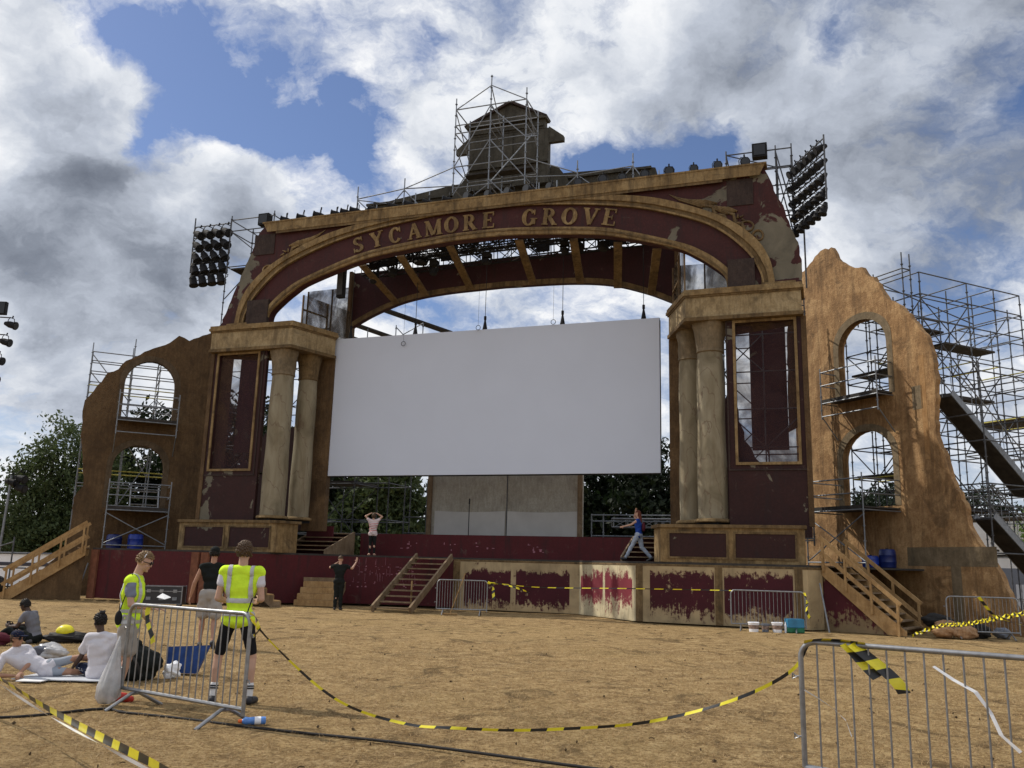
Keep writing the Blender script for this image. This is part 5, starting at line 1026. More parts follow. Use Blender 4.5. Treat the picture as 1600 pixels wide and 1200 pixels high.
lathe_thing('drink_bottle', (-2.44, 9.06, .045), (-1, -.35, 0), [(.005, -.11), (.036, -.105), (.037, .02), (.033, .05), (.037, .07), (.03, .10), (.015, .12)], M_BOT, 'blue sports bottle with orange cap lying behind the barrier foot', 'bottle', [('cap', [(.017, .118), (.018, .15), (.01, .155)], M_ORG), ('label_band', [(.0378, -.06), (.0382, .0)], M_WHITEP)])
for i, (x, y, r, h, lab) in enumerate([(6.85, 24.85, .15, .26, 'white paint bucket furthest left of the buckets by the stage'), (7.2, 24.95, .11, .22, 'small grey paint bucket between two larger ones by the stage'), (7.5, 24.85, .15, .27, 'white paint bucket nearest the blue crate by the stage')]):
    lathe_thing('paint_bucket', (x, y, 0), (0, 0, 1), [(r*.8, 0), (r, h), (r*1.06, h-.005), (r*1.06, h-.03), (r*1.0, h-.035)], M_WHITEP if i != 1 else M_GREYW, lab, 'bucket', [('paint_smear', [(r*.86, h*.3), (r*.965, h*.72)], simple('dried_paint_%d' % i, (.28, .20, .16), .8, var=.5, scale=18))], 'paint buckets')
o = empty('blue_crate', (7.95, 24.8, 0), 'translucent blue and green crate beside the paint buckets', 'crate'); FC = lambda a, b_, z: Vector((7.95+a, 24.8+b_, z))
b = MB(); b.box(FC, -.22, .25, -.14, .14, .14, .38); b.build('crate_top', simple('crate_blue', (.03, .20, .36), .3, spec=.5), o, bevel=.02); MB().box(FC, -.22, .25, -.14, .14, .01, .138).build('crate_base', simple('crate_green', (.02, .14, .07), .4), o, bevel=.02)
lathe_thing('small_bottle', (7.7, 24.75, 0), (0, 0, 1), [(.03, 0), (.035, .2), (.012, .25), (.012, .29)], M_WHITEP, 'small white bottle standing between the bucket and the crate', 'bottle')
# broom
bo = Vector((-1.8, 28.95, .03)); o = empty('broom', bo, 'broom with a wooden handle leaning on the small barrier', 'broom')
tube_obj('handle', bo, (-1.35, 29.0, 1.32), .014, M_TIMBER, o); MB().box(lambda a, b_, z: bo+Vector((a, b_, z)), -.24, .24, -.035, .035, -.02, .03).build('broom_head', M_TIMBER, o, bevel=.008); MB().box(lambda a, b_, z: bo+Vector((a, b_, z)), -.23, .23, -.03, .03, -.035, -.021).build('bristles', M_RUB, o)
# flight case
ang_ = radians(8); Rf = Matrix.Rotation(ang_, 3, 'Z'); fo = Vector((-11.2, 29.2, .09)); FF = lambda a, b_, z: fo+(Rf @ Vector((a, b_, z)))
o = empty('flight_case', fo, 'black flight case with metal edges standing before the red stage boards', 'case')
MB().box(FF, -.62, .62, 0, .62, .0, .56).build('case_body', simple('case_laminate', (.022, .022, .026), .4, 0, .2, 5, spec=.5), o)
for (a, c) in ((-.63, -.60), (.60, .63)):
    for (e, f) in ((-.01, .02), (.60, .63)): MB().box(FF, a, c, e, f, -.005, .575).build('corner_edge', M_STEELB, o)
for z in (0, .40, .555):
    for (e, f) in ((-.012, -.001), (.621, .632)): MB().box(FF, -.598, .598, e, f, z-.008, z+.014).build('edge_trim', M_STEELB, o)
for x in (-.42, -.02, .40): MB().box(FF, x-.06, x+.06, -.03, -.013, .36, .46).build('latch', M_STEELB, o); MB().box(FF, x-.07, x+.07, -.025, -.002, .12, .22).build('handle', M_STEEL, o)
for x in (-.5, .5):
    for y in (.08, .54): MB().lathe(lambda a, b_, z, x=x, y=y: FF(x+a, y+z, -.045+b_), [(.045, -.02), (.045, .02)], 12).build('castor', M_RUB, o)
# barrels behind the balconies
for c, r, h, mt_, lab in ((WL(-3.75, -.9, SH), .30, .58, simple('dark_blue_plastic', (.008, .02, .12), .4, spec=.5), 'dark blue drum under the lower left balcony'), (WL(-2.95, -1.0, SH), .30, .62, M_BLUEP, 'bright blue drum under the lower left balcony'), (WR(-.5, -1.0, SH), .27, .40, M_BLUEP, 'blue drum under the lower right balcony'), (WR(-.15, -.6, SH), .27, .62, MATS['dark_blue_plastic'], 'dark blue drum at the back under the lower right balcony')):
    lathe_thing('plastic_drum', c, (0, 0, 1), [(r*.8, 0), (r*.95, .03), (r, h*.3), (r*1.03, h*.32), (r, h*.36), (r, h*.66), (r*1.03, h*.68), (r, h*.72), (r*.93, h*.94), (r*.8, h)], mt_, lab, 'drum', [('bung', [(.05, h), (.05, h+.03)], M_BLACK)], 'blue plastic drums')
# rubble sacks and bags at the foot of the right wall
def lump(name, c, rx, ry, rz, mt, label, cat, seed=0, parent=None, amp=.12, group=None, yaw=0.):
    bm = bmesh.new(); bmesh.ops.create_icosphere(bm, subdivisions=4, radius=1); r = random.Random(seed); ph = [r.uniform(0, 6) for _ in range(9)]; Rz = Matrix.Rotation(yaw, 3, 'Z')
    for v in bm.verts:
        p = v.co; k = 1+amp*(sin(p.x*3+ph[0])*cos(p.y*3+ph[1])+.6*sin(p.z*6+ph[2]+p.x*4)+.4*sin(p.x*11+ph[3])*sin(p.y*9+ph[4])+.3*sin(p.z*17+ph[5]+p.y*8))
        q = Vector((p.x*rx*k, p.y*ry*k, max(p.z, -.85)*rz*k)); v.co = Vector(c)+(Rz @ q)
    me = bpy.data.meshes.new(name); bm.to_mesh(me); bm.free(); me.materials.append(mt); me.shade_smooth(); o = bpy.data.objects.new(name, me); COL.objects.link(o)
    if parent is None: return tag(o, label, cat, group)
    return place(o, parent)
M_SACK = mottled('sack_cloth', [(.25, .13, .06), (.42, .24, .12), (.50, .33, .19)], 5, .3, bmp=.01)
lump('rubble_sack', (11.95, 24.6, .16), .32, .22, .2, M_SACK, 'brown sack lying at the foot of the right stair', 'sack', 1); lump('rubble_sack', (12.5, 24.5, .14), .34, .22, .18, M_SACK, 'brown sack lying under the barrier at the ruin wall', 'sack', 2)
lump('rubble_sack', (12.2, 24.9, .30), .28, .2, .16, M_SACK, 'brown sack lying on top between two others', 'sack', 3)
lump('black_bag', (13.1, 24.9, .16), .35, .22, .2, M_RUB, 'black bag lying behind the barrier at the ruin wall', 'bag', 4); lump('black_bag', (12.3, 25.6, .40), .42, .25, .2, M_RUB, 'black bundle lying against the foot of the ruin wall', 'bag', 14)
lump('grey_bag', (13.75, 24.9, .13), .22, .2, .16, M_GREYW, 'grey and orange bundle behind the right end of the far barrier', 'bag', 5)
# ---------------------------------------------------------------- far lighting masts at the left edge
def flood(c, aim, s, parent): return lamp(c, aim, s, parent=parent)
o = empty('lighting_mast', (-23.7, 38, 0), 'tall lighting mast at the left frame edge with five lamps on arms', 'mast')
tube_obj('mast_pole', (-23.75, 38, 0), (-23.75, 38, 13.0), .06, M_DSTEEL, o)
MB().box(lambda a, b_, z: Vector((-23.2+a, 38+b_, z)), -.25, .25, -.1, .1, 12.1, 12.7).build('flood_panel', M_BLACK, o, bevel=.02)
MB().box(lambda a, b_, z: Vector((-23.2+a, 38+b_, z)), -.2, .2, -.12, -.101, 12.15, 12.65).build('panel_glass', M_LENS, o)
for z, dx in ((11.75, 1.05), (10.95, .9), (10.1, .7), (9.25, .6), (8.3, .35)): tube_obj('arm', (-23.75, 38, z+.25), (-23.75+dx, 38, z+.22), .03, M_DSTEEL, o); flood((-23.75+dx, 38, z-.1), (1, -.1, -.25), 1.5, o)
o = empty('lamp_pole', (-21.75, 38, 0), 'short lamp pole with three lamps at the left frame edge', 'mast')
tube_obj('pole', (-21.75, 38, 0), (-21.65, 38, 4.9), .05, M_STEEL, o)
for dx, z in ((.0, 4.6), (.35, 4.75), (.4, 4.35)): flood((-21.65+dx, 38, z), (1, -.2, -.2), 1.5, o)
for p, q in (((-21.7, 38, 4.5), (-21.2, 38, 4.7)),): tube_obj('arm', p, q, .03, M_DSTEEL, o)
# ---------------------------------------------------------------- cabins, tent and hoardings behind
FX = lambda a, b_, z: Vector((a, b_, z))
o = empty('site_cabin', (-29, 46, 0), 'low white site cabin behind the left stair', 'cabin')
MB().box(FX, -36, -22.6, 45, 48, -.05, 1.55).build('cabin_wall', M_WHITEP, o); MB().box(FX, -36.1, -22.5, 44.9, 48.1, 1.551, 1.63).build('roof_edge', M_GREYW, o); MB().box(FX, -36, -22.6, 44.97, 44.999, .95, 1.12).build('dark_stripe', simple('dark_window_band', (.03, .03, .05), .3, spec=.5), o); MB().box(FX, -26.9, -26.2, 44.96, 44.999, .25, .5).build('vent', M_BLACK, o)
o = empty('site_rail', (-19.6, 34.2, 0), 'dark scaffold rails at the left frame edge', 'rail')
for x in (-21.5, -19.2): tube_obj('post', (x, 34.5, 0), (x, 34.5, 2.2), .03, M_DSTEEL, o)
for z in (1.0, 1.55): tube_obj('rail', (-22, 34.5, z), (-18.6, 34.5, z+.02), .028, M_DSTEEL, o)
tube_obj('brace', (-21.5, 34.5, .9), (-19.2, 34.5, .2), .028, M_DSTEEL, o); tube_obj('brace', (-21.5, 34.5, 1.2), (-19.2, 34.5, 2.0), .028, M_DSTEEL, o)
lump('dark_bundle', (-19.6, 34, .3), .5, .5, .5, M_RUB, 'dark covered bundle on the grass at the left frame edge', 'bundle', 21)
tag(MB().box(FX, 20.5, 60, 41, 41.2, -.4, 2.1).build('grey_hoarding', M_GREYW), 'plain grey hoarding beyond the foot of the sunlit ruin wall', 'hoarding')
o = empty('white_tent', (34, 52, 0), 'white tent roof behind the scaffold at the right edge', 'tent')
b = MB(); b.plate(lambda a, d, z: Vector((a, 50+d, z)), [[(22, 2.2), (22, 4.0), (27, 5.0), (44, 5.0), (60, 4.0), (60, 2.2)]], 0, 8); b.build('roof', M_WHITEP, o); MB().box(FX, 22.2, 59, 50.2, 57.8, -.5, 2.19).build('side_wall', M_WHITEP, o)
o = empty('ballast_stack', (24, 37, 0), 'grey ballast frames stacked on a platform at the scaffold foot', 'ballast')
for i, (a, c, z0, z1) in enumerate(((22.0, 25.0, 1.4, 1.65), (23.3, 24.3, 1.66, 2.0), (24.4, 25.6, 1.66, 1.9), (25.8, 27.4, 1.7, 2.2))): MB().box(FX, a, c, 36.5, 37.3, z0, z1).build('ballast_block', M_STEEL, o)
MB().box(FX, 21.5, 28, 36.4, 37.6, -.3, 1.395).build('platform', M_GREYW, o)
# ---------------------------------------------------------------- trees
LEAF = [leafmat('leaf_sunlit_green', [(.028, .042, .015), (.055, .078, .028), (.11, .135, .06)]), leafmat('leaf_shaded_green', [(.004, .008, .003), (.008, .015, .005), (.018, .028, .010)]), leafmat('leaf_fresh_green', [(.05, .085, .02), (.09, .15, .035), (.15, .22, .06)])]  # sun and shade on the foliage put into separate leaf colours
M_BARK = simple('bark', (.07, .055, .04), .95, 0, .3, 6)
def tree(x, y, h, blobs, n, ls, mi, label, seed, tr=.25):
    r = np.random.default_rng(seed); o = empty('tree', (x, y, -.3), label, 'tree', 'trees behind the stage'); 
    b = MB(); b.path([(x, y, -.4), (x+.1, y, h*.3), (x+.05, y, h*.6), (x, y, h*.85)], [tr, tr*.8, tr*.5, .04], 8)
    b.build('trunk', M_BARK, o, smooth=True)
    cs = []
    tot = sum(q[3]*q[4]*q[5] for q in blobs)
    for (cx, cy, cz, rx, ry, rz) in blobs:
        k = max(6, int(n/70*(rx*ry*rz)/tot)); u = r.normal(size=(k, 3)); u /= np.linalg.norm(u, axis=1)[:, None]; rad = .45+.6*r.random(k)**.5
        cs.append(np.array([cx, cy, cz])+u*rad[:, None]*np.array([rx, ry, rz]))
    C_ = np.concatenate(cs)
    m2 = MB()
    for q in C_[r.choice(len(C_), min(len(C_), 22), replace=False)]: m2.path([(x, y, h*.35+.2*(q[2]-h*.35)), ((x+q[0])/2, (y+q[1])/2, (h*.4+q[2])/2), tuple(q)], [.09, .05, .015], 5)
    m2.build('limb', M_BARK, o)
    per = n//len(C_); sig = .30+.05*max(q[3] for q in blobs)
    pos = np.repeat(C_, per, axis=0)+r.normal(size=(len(C_)*per, 3))*sig*np.array([1, 1, .75]); N = len(pos)
    a = r.normal(size=(N, 3)); a /= np.linalg.norm(a, axis=1)[:, None]; c = r.normal(size=(N, 3)); c -= a*(a*c).sum(1)[:, None]; c /= np.linalg.norm(c, axis=1)[:, None]
    s = ls*(.6+.8*r.random(N))[:, None]; V = np.stack([pos-a*s, pos+c*s*.45, pos+a*s, pos-c*s*.45], 1)
    cr = bpy.data.objects.new('crown', tri_mesh('crown', V, [LEAF[mi]])); COL.objects.link(cr); place(cr, o)
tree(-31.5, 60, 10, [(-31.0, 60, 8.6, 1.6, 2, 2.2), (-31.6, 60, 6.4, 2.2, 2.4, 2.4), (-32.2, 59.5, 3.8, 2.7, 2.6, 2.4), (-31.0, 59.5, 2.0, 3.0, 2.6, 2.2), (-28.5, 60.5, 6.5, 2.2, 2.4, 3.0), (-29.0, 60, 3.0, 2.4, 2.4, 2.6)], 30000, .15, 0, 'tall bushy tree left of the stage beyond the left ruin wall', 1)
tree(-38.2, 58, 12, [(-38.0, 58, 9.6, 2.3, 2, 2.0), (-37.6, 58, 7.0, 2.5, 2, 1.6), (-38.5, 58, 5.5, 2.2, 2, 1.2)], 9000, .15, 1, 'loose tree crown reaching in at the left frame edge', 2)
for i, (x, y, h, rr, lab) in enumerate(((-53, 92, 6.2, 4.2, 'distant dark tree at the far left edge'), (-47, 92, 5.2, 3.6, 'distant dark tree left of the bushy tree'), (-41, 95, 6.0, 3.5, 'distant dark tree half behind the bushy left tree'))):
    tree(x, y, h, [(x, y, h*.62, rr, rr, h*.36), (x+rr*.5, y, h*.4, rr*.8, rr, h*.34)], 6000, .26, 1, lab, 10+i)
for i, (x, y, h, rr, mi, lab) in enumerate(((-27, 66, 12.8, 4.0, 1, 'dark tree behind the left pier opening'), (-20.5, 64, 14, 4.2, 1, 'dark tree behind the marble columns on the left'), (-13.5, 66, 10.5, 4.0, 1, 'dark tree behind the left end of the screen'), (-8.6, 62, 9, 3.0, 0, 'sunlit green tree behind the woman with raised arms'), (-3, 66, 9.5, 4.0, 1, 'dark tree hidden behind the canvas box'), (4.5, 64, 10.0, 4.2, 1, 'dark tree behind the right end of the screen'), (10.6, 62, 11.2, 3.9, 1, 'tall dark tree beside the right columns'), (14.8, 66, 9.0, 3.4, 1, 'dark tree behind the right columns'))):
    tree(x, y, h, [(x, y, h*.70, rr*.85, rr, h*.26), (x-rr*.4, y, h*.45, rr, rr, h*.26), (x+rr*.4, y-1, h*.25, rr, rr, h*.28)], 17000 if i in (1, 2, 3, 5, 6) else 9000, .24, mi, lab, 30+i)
tree(26.2, 60, 7.2, [(26.0, 60, 6.2, 2.1, 2, 1.3), (27.0, 60, 5.0, 2.0, 2, 1.1)], 7000, .16, 1, 'dark spreading tree seen through the lower right arched opening', 50, .35)
tree(42.5, 78, 9.5, [(42.0, 78, 7.0, 3.0, 3, 2.6), (44.5, 78, 5.2, 3.6, 3, 2.6), (39.5, 78, 5.0, 3.0, 3, 2.0)], 9000, .2, 1, 'dark round tree behind the right scaffold', 51)
tree(30.6, 46, 9, [(30.2, 46, 6.2, 1.9, 2, 1.6), (29.2, 46, 4.4, 1.7, 2, 1.0), (31, 46, 8.0, 2, 2, 1.2)], 9000, .15, 2, 'fresh green tree leaning in at the right frame edge', 52)
tree(36, 80, 6.5, [(35.5, 80, 4.4, 4.0, 3, 2.0)], 5000, .22, 1, 'low dark tree behind the foot of the right ruin wall', 53)
# ---------------------------------------------------------------- people
def V3(*a): return Vector(a)
class Flesh:
    """closed rounded volumes that are fused into one continuous skin"""
    def __init__(s, X): s.bm = bmesh.new(); s.X = X
    def ell(s, c, r, ax=None):
        M = Matrix.Translation(Vector(c))
        if ax is not None: M = M @ Matrix((ax[0], ax[1], ax[2])).transposed().to_4x4()
        bmesh.ops.create_uvsphere(s.bm, u_segments=16, v_segments=12, radius=1, matrix=s.X @ M @ Matrix.Diagonal((*r, 1))); return s
    def cap(s, p, q, r1, r2, flat=None):
        p = Vector(p); q = Vector(q); d = q-p; L = max(d.length, 1e-4); M = Matrix.Translation((p+q)/2) @ d.to_track_quat('Z', 'Y').to_matrix().to_4x4()
        bmesh.ops.create_cone(s.bm, cap_ends=True, segments=16, radius1=r1, radius2=r2, depth=L, matrix=s.X @ M)
        s.ell(p, (r1, r1, r1)); s.ell(q, (r2, r2, r2)); return s
    def mesh(s, name, voxel, smooth=6, sc=1.0):
        me = bpy.data.meshes.new('tmp'); s.bm.to_mesh(me); s.bm.free(); o = bpy.data.objects.new('tmp', me); COL.objects.link(o)
        m1 = o.modifiers.new('r', 'REMESH'); m1.mode = 'VOXEL'; m1.voxel_size = voxel; m1.use_smooth_shade = True
        m2 = o.modifiers.new('s', 'SMOOTH'); m2.factor = .5; m2.iterations = smooth
        dg = bpy.context.evaluated_depsgraph_get(); me2 = bpy.data.meshes.new_from_object(o.evaluated_get(dg)); me2.name = name
        bpy.data.objects.remove(o); bpy.data.meshes.remove(me); me2.shade_smooth(); me2.materials.clear(); return me2
def obj_of(name, me, mt, parent):
    me.materials.append(mt); o = bpy.data.objects.new(name, me); COL.objects.link(o); return place(o, parent)
def shell(src, name, cond, off, mt, parent, X, jitter=0., seed=0, noisef=0.):
    """a worn layer: the faces of src that satisfy cond (in the person's frame), lifted off the surface"""
    me = src; n = len(me.vertices); co = np.empty(n*3); me.vertices.foreach_get('co', co); co = co.reshape(-1, 3); no = np.empty(n*3); me.vertex_normals.foreach_get('vector', no); no = no.reshape(-1, 3)
    Xi = np.array(X.inverted()); loc = co @ Xi[:3, :3].T+Xi[:3, 3]; keep = cond(loc); fs = []
    for p in me.polygons:
        v = list(p.vertices)
        if all(keep[i] for i in v): fs.append(v)
    idx = sorted({i for f in fs for i in f}); mp = {i: k for k, i in enumerate(idx)}; r = np.random.default_rng(seed); P = co[idx]+no[idx]*(off+(r.random((len(idx), 1))-.5)*jitter)
    if noisef: P += no[idx]*(np.sin(P[:, :1]*noisef)*np.cos(P[:, 2:3]*noisef*1.3+P[:, 1:2]*noisef)*jitter)
    m2 = bpy.data.meshes.new(name); m2.from_pydata([tuple(q) for q in P], [], [tuple(mp[i] for i in f) for f in fs]); m2.shade_smooth(); return obj_of(name, m2, mt, parent)
SKIN = [simple('skin_light', (.50, .30, .21), .55, 0, .06, 12, spec=.4), simple('skin_tan', (.38, .20, .125), .55, 0, .08, 12, spec=.4), simple('skin_dark', (.075, .042, .028), .5, 0, .1, 12, spec=.4)]
def cloth(name, col, var=.10, sc=5.): 
    return simple(name, col, .9, 0, var, sc, spec=.1, bmp=.006)
M_HV = cloth('hi_vis_yellow', (.66, .92, .05), .10, 9.); M_REF = simple('reflective_band', (.50, .50, .49), .45, .1, .08, 20); M_TEE = cloth('white_tee', (.62, .60, .64), .05); M_GTEE = cloth('grey_blue_tee', (.20, .22, .29)); M_BSH = cloth('black_shorts', (.014, .014, .016)); M_GSH = cloth('stone_grey_shorts', (.36, .33, .30)); M_BLK = cloth('black_cloth', (.015, .017, .016)); M_NAVY = cloth('navy_cloth', (.015, .02, .045))
M_DGT = cloth('grey_vest', (.17, .17, .19)); M_JEAN = cloth('light_jeans', (.33, .38, .46)); M_BLUET = cloth('royal_blue_top', (.02, .06, .30)); M_STRIPE = cloth('white_and_red_top', (.62, .52, .52)); M_PINK = cloth('red_stripe_cloth', (.55, .20, .20)); M_SHOE = simple('dark_shoe', (.03, .03, .035), .6, 0, .3, 20); M_SOCK = cloth('white_sock', (.70, .70, .70)); M_REDSH = simple('red_shoe', (.45, .03, .02), .5)
HAIRB = simple('blond_hair', (.20, .125, .06), .6, 0, .4, 60, spec=.3); HAIRK = simple('black_hair', (.012, .010, .009), .55, 0, .3, 50, spec=.3); HAIRR = simple('auburn_hair', (.13, .035, .02), .6, 0, .3, 50, spec=.3); HAIRD = simple('brown_hair', (.09, .055, .032), .6, 0, .3, 50, spec=.3)
def hand(fl, w_, d, palm_n, thumb_side, curl=.5, s=1.0):
    """palm, four fingers of different length in two bent segments, thumb from the side"""
    d = Vector(d).normalized(); nrm = Vector(palm_n); nrm = (nrm-d*nrm.dot(d)).normalized(); sd = d.cross(nrm).normalized()*thumb_side
    pc = Vector(w_)+d*.045*s; fl.ell(pc, (.040*s, .016*s, .052*s), (sd, nrm, d))
    for i, (k, L) in enumerate(((.028, .042), (.010, .047), (-.009, .044), (-.027, .034))):
        b = Vector(w_)+d*.085*s+sd*k*s; d1 = (d*cos(curl*.6)+nrm*sin(curl*.6)); m_ = b+d1*L*s; d2 = (d*cos(curl*1.7)+nrm*sin(curl*1.7)); e = m_+d2*L*.8*s
        fl.cap(b, m_, .0105*s, .0095*s); fl.cap(m_, e, .0095*s, .0085*s)
    b = Vector(w_)+d*.03*s+sd*.03*s; m_ = b+(sd*.7+d*.6+nrm*.25).normalized()*.036*s; e = m_+(sd*.3+d*.9+nrm*.35).normalized()*.03*s; fl.cap(b, m_, .013*s, .011*s); fl.cap(m_, e, .011*s, .009*s)
def person(name_label, loc, yaw, J, skin, wear, scale=1.0, voxel=.009, face=(0, 1, 0), headup=(0, 0, 1), hair=None, hairc=None, handinfo=None, girth=1.0, shoes=None, extras=None):
    """J: joints in metres, person faces +Y with +X to the person's right"""
    o = empty('person', loc, name_label, 'person'); X = Matrix.Translation(Vector(loc)) @ Matrix.Rotation(yaw, 4, 'Z') @ Matrix.Scale(scale, 4); g = girth; J = {k: Vector(v) for k, v in J.items()}
    f = Vector(face).normalized(); t_ = Vector(headup); t_ = (t_-f*t_.dot(f)).normalized(); sd = f.cross(t_).normalized(); hd = J['head']; sp = (J['chest']-J['pel']).normalized(); across = (J['shR']-J['shL']).normalized(); fr = sp.cross(across).normalized(); across = fr.cross(sp)*1.0
    ax = (across, fr, sp); hx = (sd, f, t_)
    def torso(fl, k=0.):
        fl.ell(J['pel'], (.165*g+k, .115*g+k, .125+k), ax); m_ = J['pel'].lerp(J['chest'], .5); fl.ell(m_, (.140*g+k, .105*g+k, .17+k), ax); fl.ell(J['chest'], (.163*g+k, .118*g+k, .185+k), ax)
        fl.ell(J['chest']+sp*.09, (.165*g+k, .10*g+k, .10+k), ax)
        for s in 'LR':
            fl.cap(J['neck']-sp*.05, J['sh'+s]-sp*.0, .062+k, .054+k); fl.cap(J['chest']-sp*.02+(J['sh'+s]-J['neck'])*.4, J['sh'+s]-sp*.03, .08+k, .05+k); fl.cap(J['pel'], J['hip'+s]-sp*.02, .10*g+k, .092*g+k)
    fl = Flesh(X); torso(fl)
    fl.cap(J['neck']-sp*.03, hd-t_*.06-f*.015, .056, .052)
    fl.ell(hd+t_*.018-f*.008, (.074, .094, .098), hx); fl.ell(hd-t_*.055+f*.022, (.056, .064, .062), hx); fl.ell(hd+f*.088-t_*.018, (.012, .018, .022), hx); fl.ell(hd+f*.093-t_*.030, (.016, .014, .010), hx); fl.ell(hd+f*.078+t_*.018, (.05, .018, .012), hx); fl.ell(hd+f*.080-t_*.062, (.026, .012, .011), hx); fl.ell(hd+f*.072-t_*.098, (.026, .018, .016), hx)
    for s in (-1, 1): fl.ell(hd+sd*s*.076-t_*.012-f*.005, (.010, .018, .031), hx); fl.ell(hd+sd*s*.034+f*.066-t_*.035, (.022, .02, .02), hx)
    for s in 'LR':
        sh, el, wr, hp, kn, an, to = (J[k+s] for k in ('sh', 'el', 'wr', 'hip', 'kn', 'an', 'toe'))
        fl.cap(sh, el, .050*g, .037); m_ = el.lerp(wr, .3); fl.cap(el, m_, .038, .038); fl.cap(m_, wr, .038, .024)
        hi = (handinfo or {}).get(s, {}); fl_d = hi.get('d', tuple((wr-el).normalized())); hand(fl, wr, fl_d, hi.get('n', tuple(-across if s == 'R' else across)), hi.get('t', 1), hi.get('c', .55))
        fl.cap(hp, hp.lerp(kn, .5), .088*g, .072*g); fl.cap(hp.lerp(kn, .5), kn, .072*g, .050); bk = (kn-hp).normalized().cross(across).normalized()
        ld = (an-kn).normalized(); cb = (kn-to); cb = (cb-ld*cb.dot(ld)); cb = cb.normalized()*.012 if cb.length > .01 else V3(0, 0, 0)
        m_ = kn.lerp(an, .3)+cb; fl.cap(kn, m_, .048, .054*g); fl.cap(m_, kn.lerp(an, .7), .054*g, .036); fl.cap(kn.lerp(an, .7), an, .036, .032)
        fl.cap(an+(an-kn).normalized()*.035, to, .034, .028)
    body = fl.mesh('body', voxel*scale, 3); ob = obj_of('body', body, skin, o)
    made = {}
    for w_ in wear:
        kind, mt = w_[0], w_[1]; k = w_[2] if len(w_) > 2 else .014; ln = w_[3] if len(w_) > 3 else .5
        fl = Flesh(X)
        if kind in ('shirt', 'vest', 'tank'):
            torso(fl, k)
            if kind == 'shirt':
                for s in 'LR': fl.cap(J['sh'+s], J['sh'+s].lerp(J['el'+s], ln), .055*g+k, .052+k)
            if kind == 'vest': 
                for s in 'LR': fl.ell(J['sh'+s]-sp*.005, (.040+k, .046+k, .044+k)); 
                fl.ell(J['pel']-sp*.06, (.175*g+k, .125*g+k, .08), ax); fl.ell(J['pel']-sp*.0, (.178*g+k, .125*g+k, .12), ax)
        elif kind in ('shorts', 'trousers'):
            fl.ell(J['pel']-sp*.01, (.165*g+k, .115*g+k, .115+k), ax)
            for s in 'LR':
                hp, kn, an = J['hip'+s], J['kn'+s], J['an'+s]; fl.cap(J['pel']-sp*.02, hp, .10*g+k, .096*g+k)
                if kind == 'shorts': fl.cap(hp, hp.lerp(kn, ln), .092*g+k, (.085*g+k*1.6 if k > .012 else .058*g+k))
                else: fl.cap(hp, kn, .092*g+k, .058+k); fl.cap(kn, an.lerp(kn, .05), .058+k, .042+k)
        elif kind == 'shoes':
            for s in 'LR': an, to = J['an'+s], J['toe'+s]; dn = (an-J['kn'+s]).normalized(); fl.cap(an+dn*.05-(to-an)*.12, to+(to-an)*.12, .047, .040); fl.cap(an+dn*.02, an+dn*.045, .045, .046)
        me = fl.mesh(kind, voxel*scale*1.05, 4)
        if kind != 'shoes':     # folds and creases
            n_ = len(me.vertices); co = np.empty(n_*3); me.vertices.foreach_get('co', co); co = co.reshape(-1, 3); no = np.empty(n_*3); me.vertex_normals.foreach_get('vector', no); no = no.reshape(-1, 3)
            x_, y_, z_ = co.T; A_ = (.0050 if kind != 'vest' else .0032)*scale if k > .010 else .002
            h_ = np.sin(x_*31+z_*17+2*np.sin(z_*9))+.8*np.sin(z_*47-x_*22+1.5*np.sin(x_*13+y_*7))+.6*np.sin(y_*39+z_*28+x_*11)
            co += no*(A_*np.abs(h_)**1.2*np.sign(h_))[:, None]*.8; me.vertices.foreach_set('co', co.reshape(-1)); me.update()
        o2 = obj_of({'tank': 'tank_top'}.get(kind, kind), me, mt, o); made[kind] = o2
    if hair:
        top, back = hair
        def cond(L): 
            q = L-np.array(hd); a = q @ np.array(t_); b = q @ np.array(f); c = np.abs(q @ np.array(sd))
            return ((a > top) & (b < .085)) | ((b < .0) & (a > back) & (c < .083)) 
        def c2(L): return cond(L) & (np.linalg.norm(L-np.array(hd+t_*.01), axis=1) < .135)
        shell(body, 'hair', c2, .013*scale, hairc, o, X, .014*scale, 3, 130.)
    if extras: extras(o, X, J, hx, hd, body, made)
    return o
def stand(dx=.14, lean=0.):
    return dict(pel=(0, 0, .96), chest=(0, .02+lean*.4, 1.27), neck=(0, .01+lean*.8, 1.50), head=(0, .03+lean*1.1, 1.68), shL=(-.185, lean*.7, 1.44), shR=(.185, lean*.7, 1.44), elL=(-.27, -.02, 1.14), elR=(.27, -.02, 1.14), wrL=(-.25, .12, .90), wrR=(.25, .12, .90),
                hipL=(-.09, 0, .93), hipR=(.09, 0, .93), knL=(-dx, .02, .50), knR=(dx, .02, .50), anL=(-dx-.01, -.03, .09), anR=(dx+.01, -.03, .09), toeL=(-dx-.04, .12, .035), toeR=(dx+.04, .12, .035))
def glasses(o, X, hx, hd):
    sd, f, t_ = hx; b = MB()
    for s in (-1, 1): c = hd+sd*s*.036+f*.088+t_*.008; b.lathe(lambda p, q, r, c=c: X @ (c+sd*p+t_*q*.8+f*r), [(.028, -.004), (.030, .004), (.024, .008)], 12); b.tube(X @ (c+sd*s*.03), X @ (hd+sd*s*.082-t_*.0), .004, 5)
    b.build('sunglasses', M_BLACK, o, smooth=True)
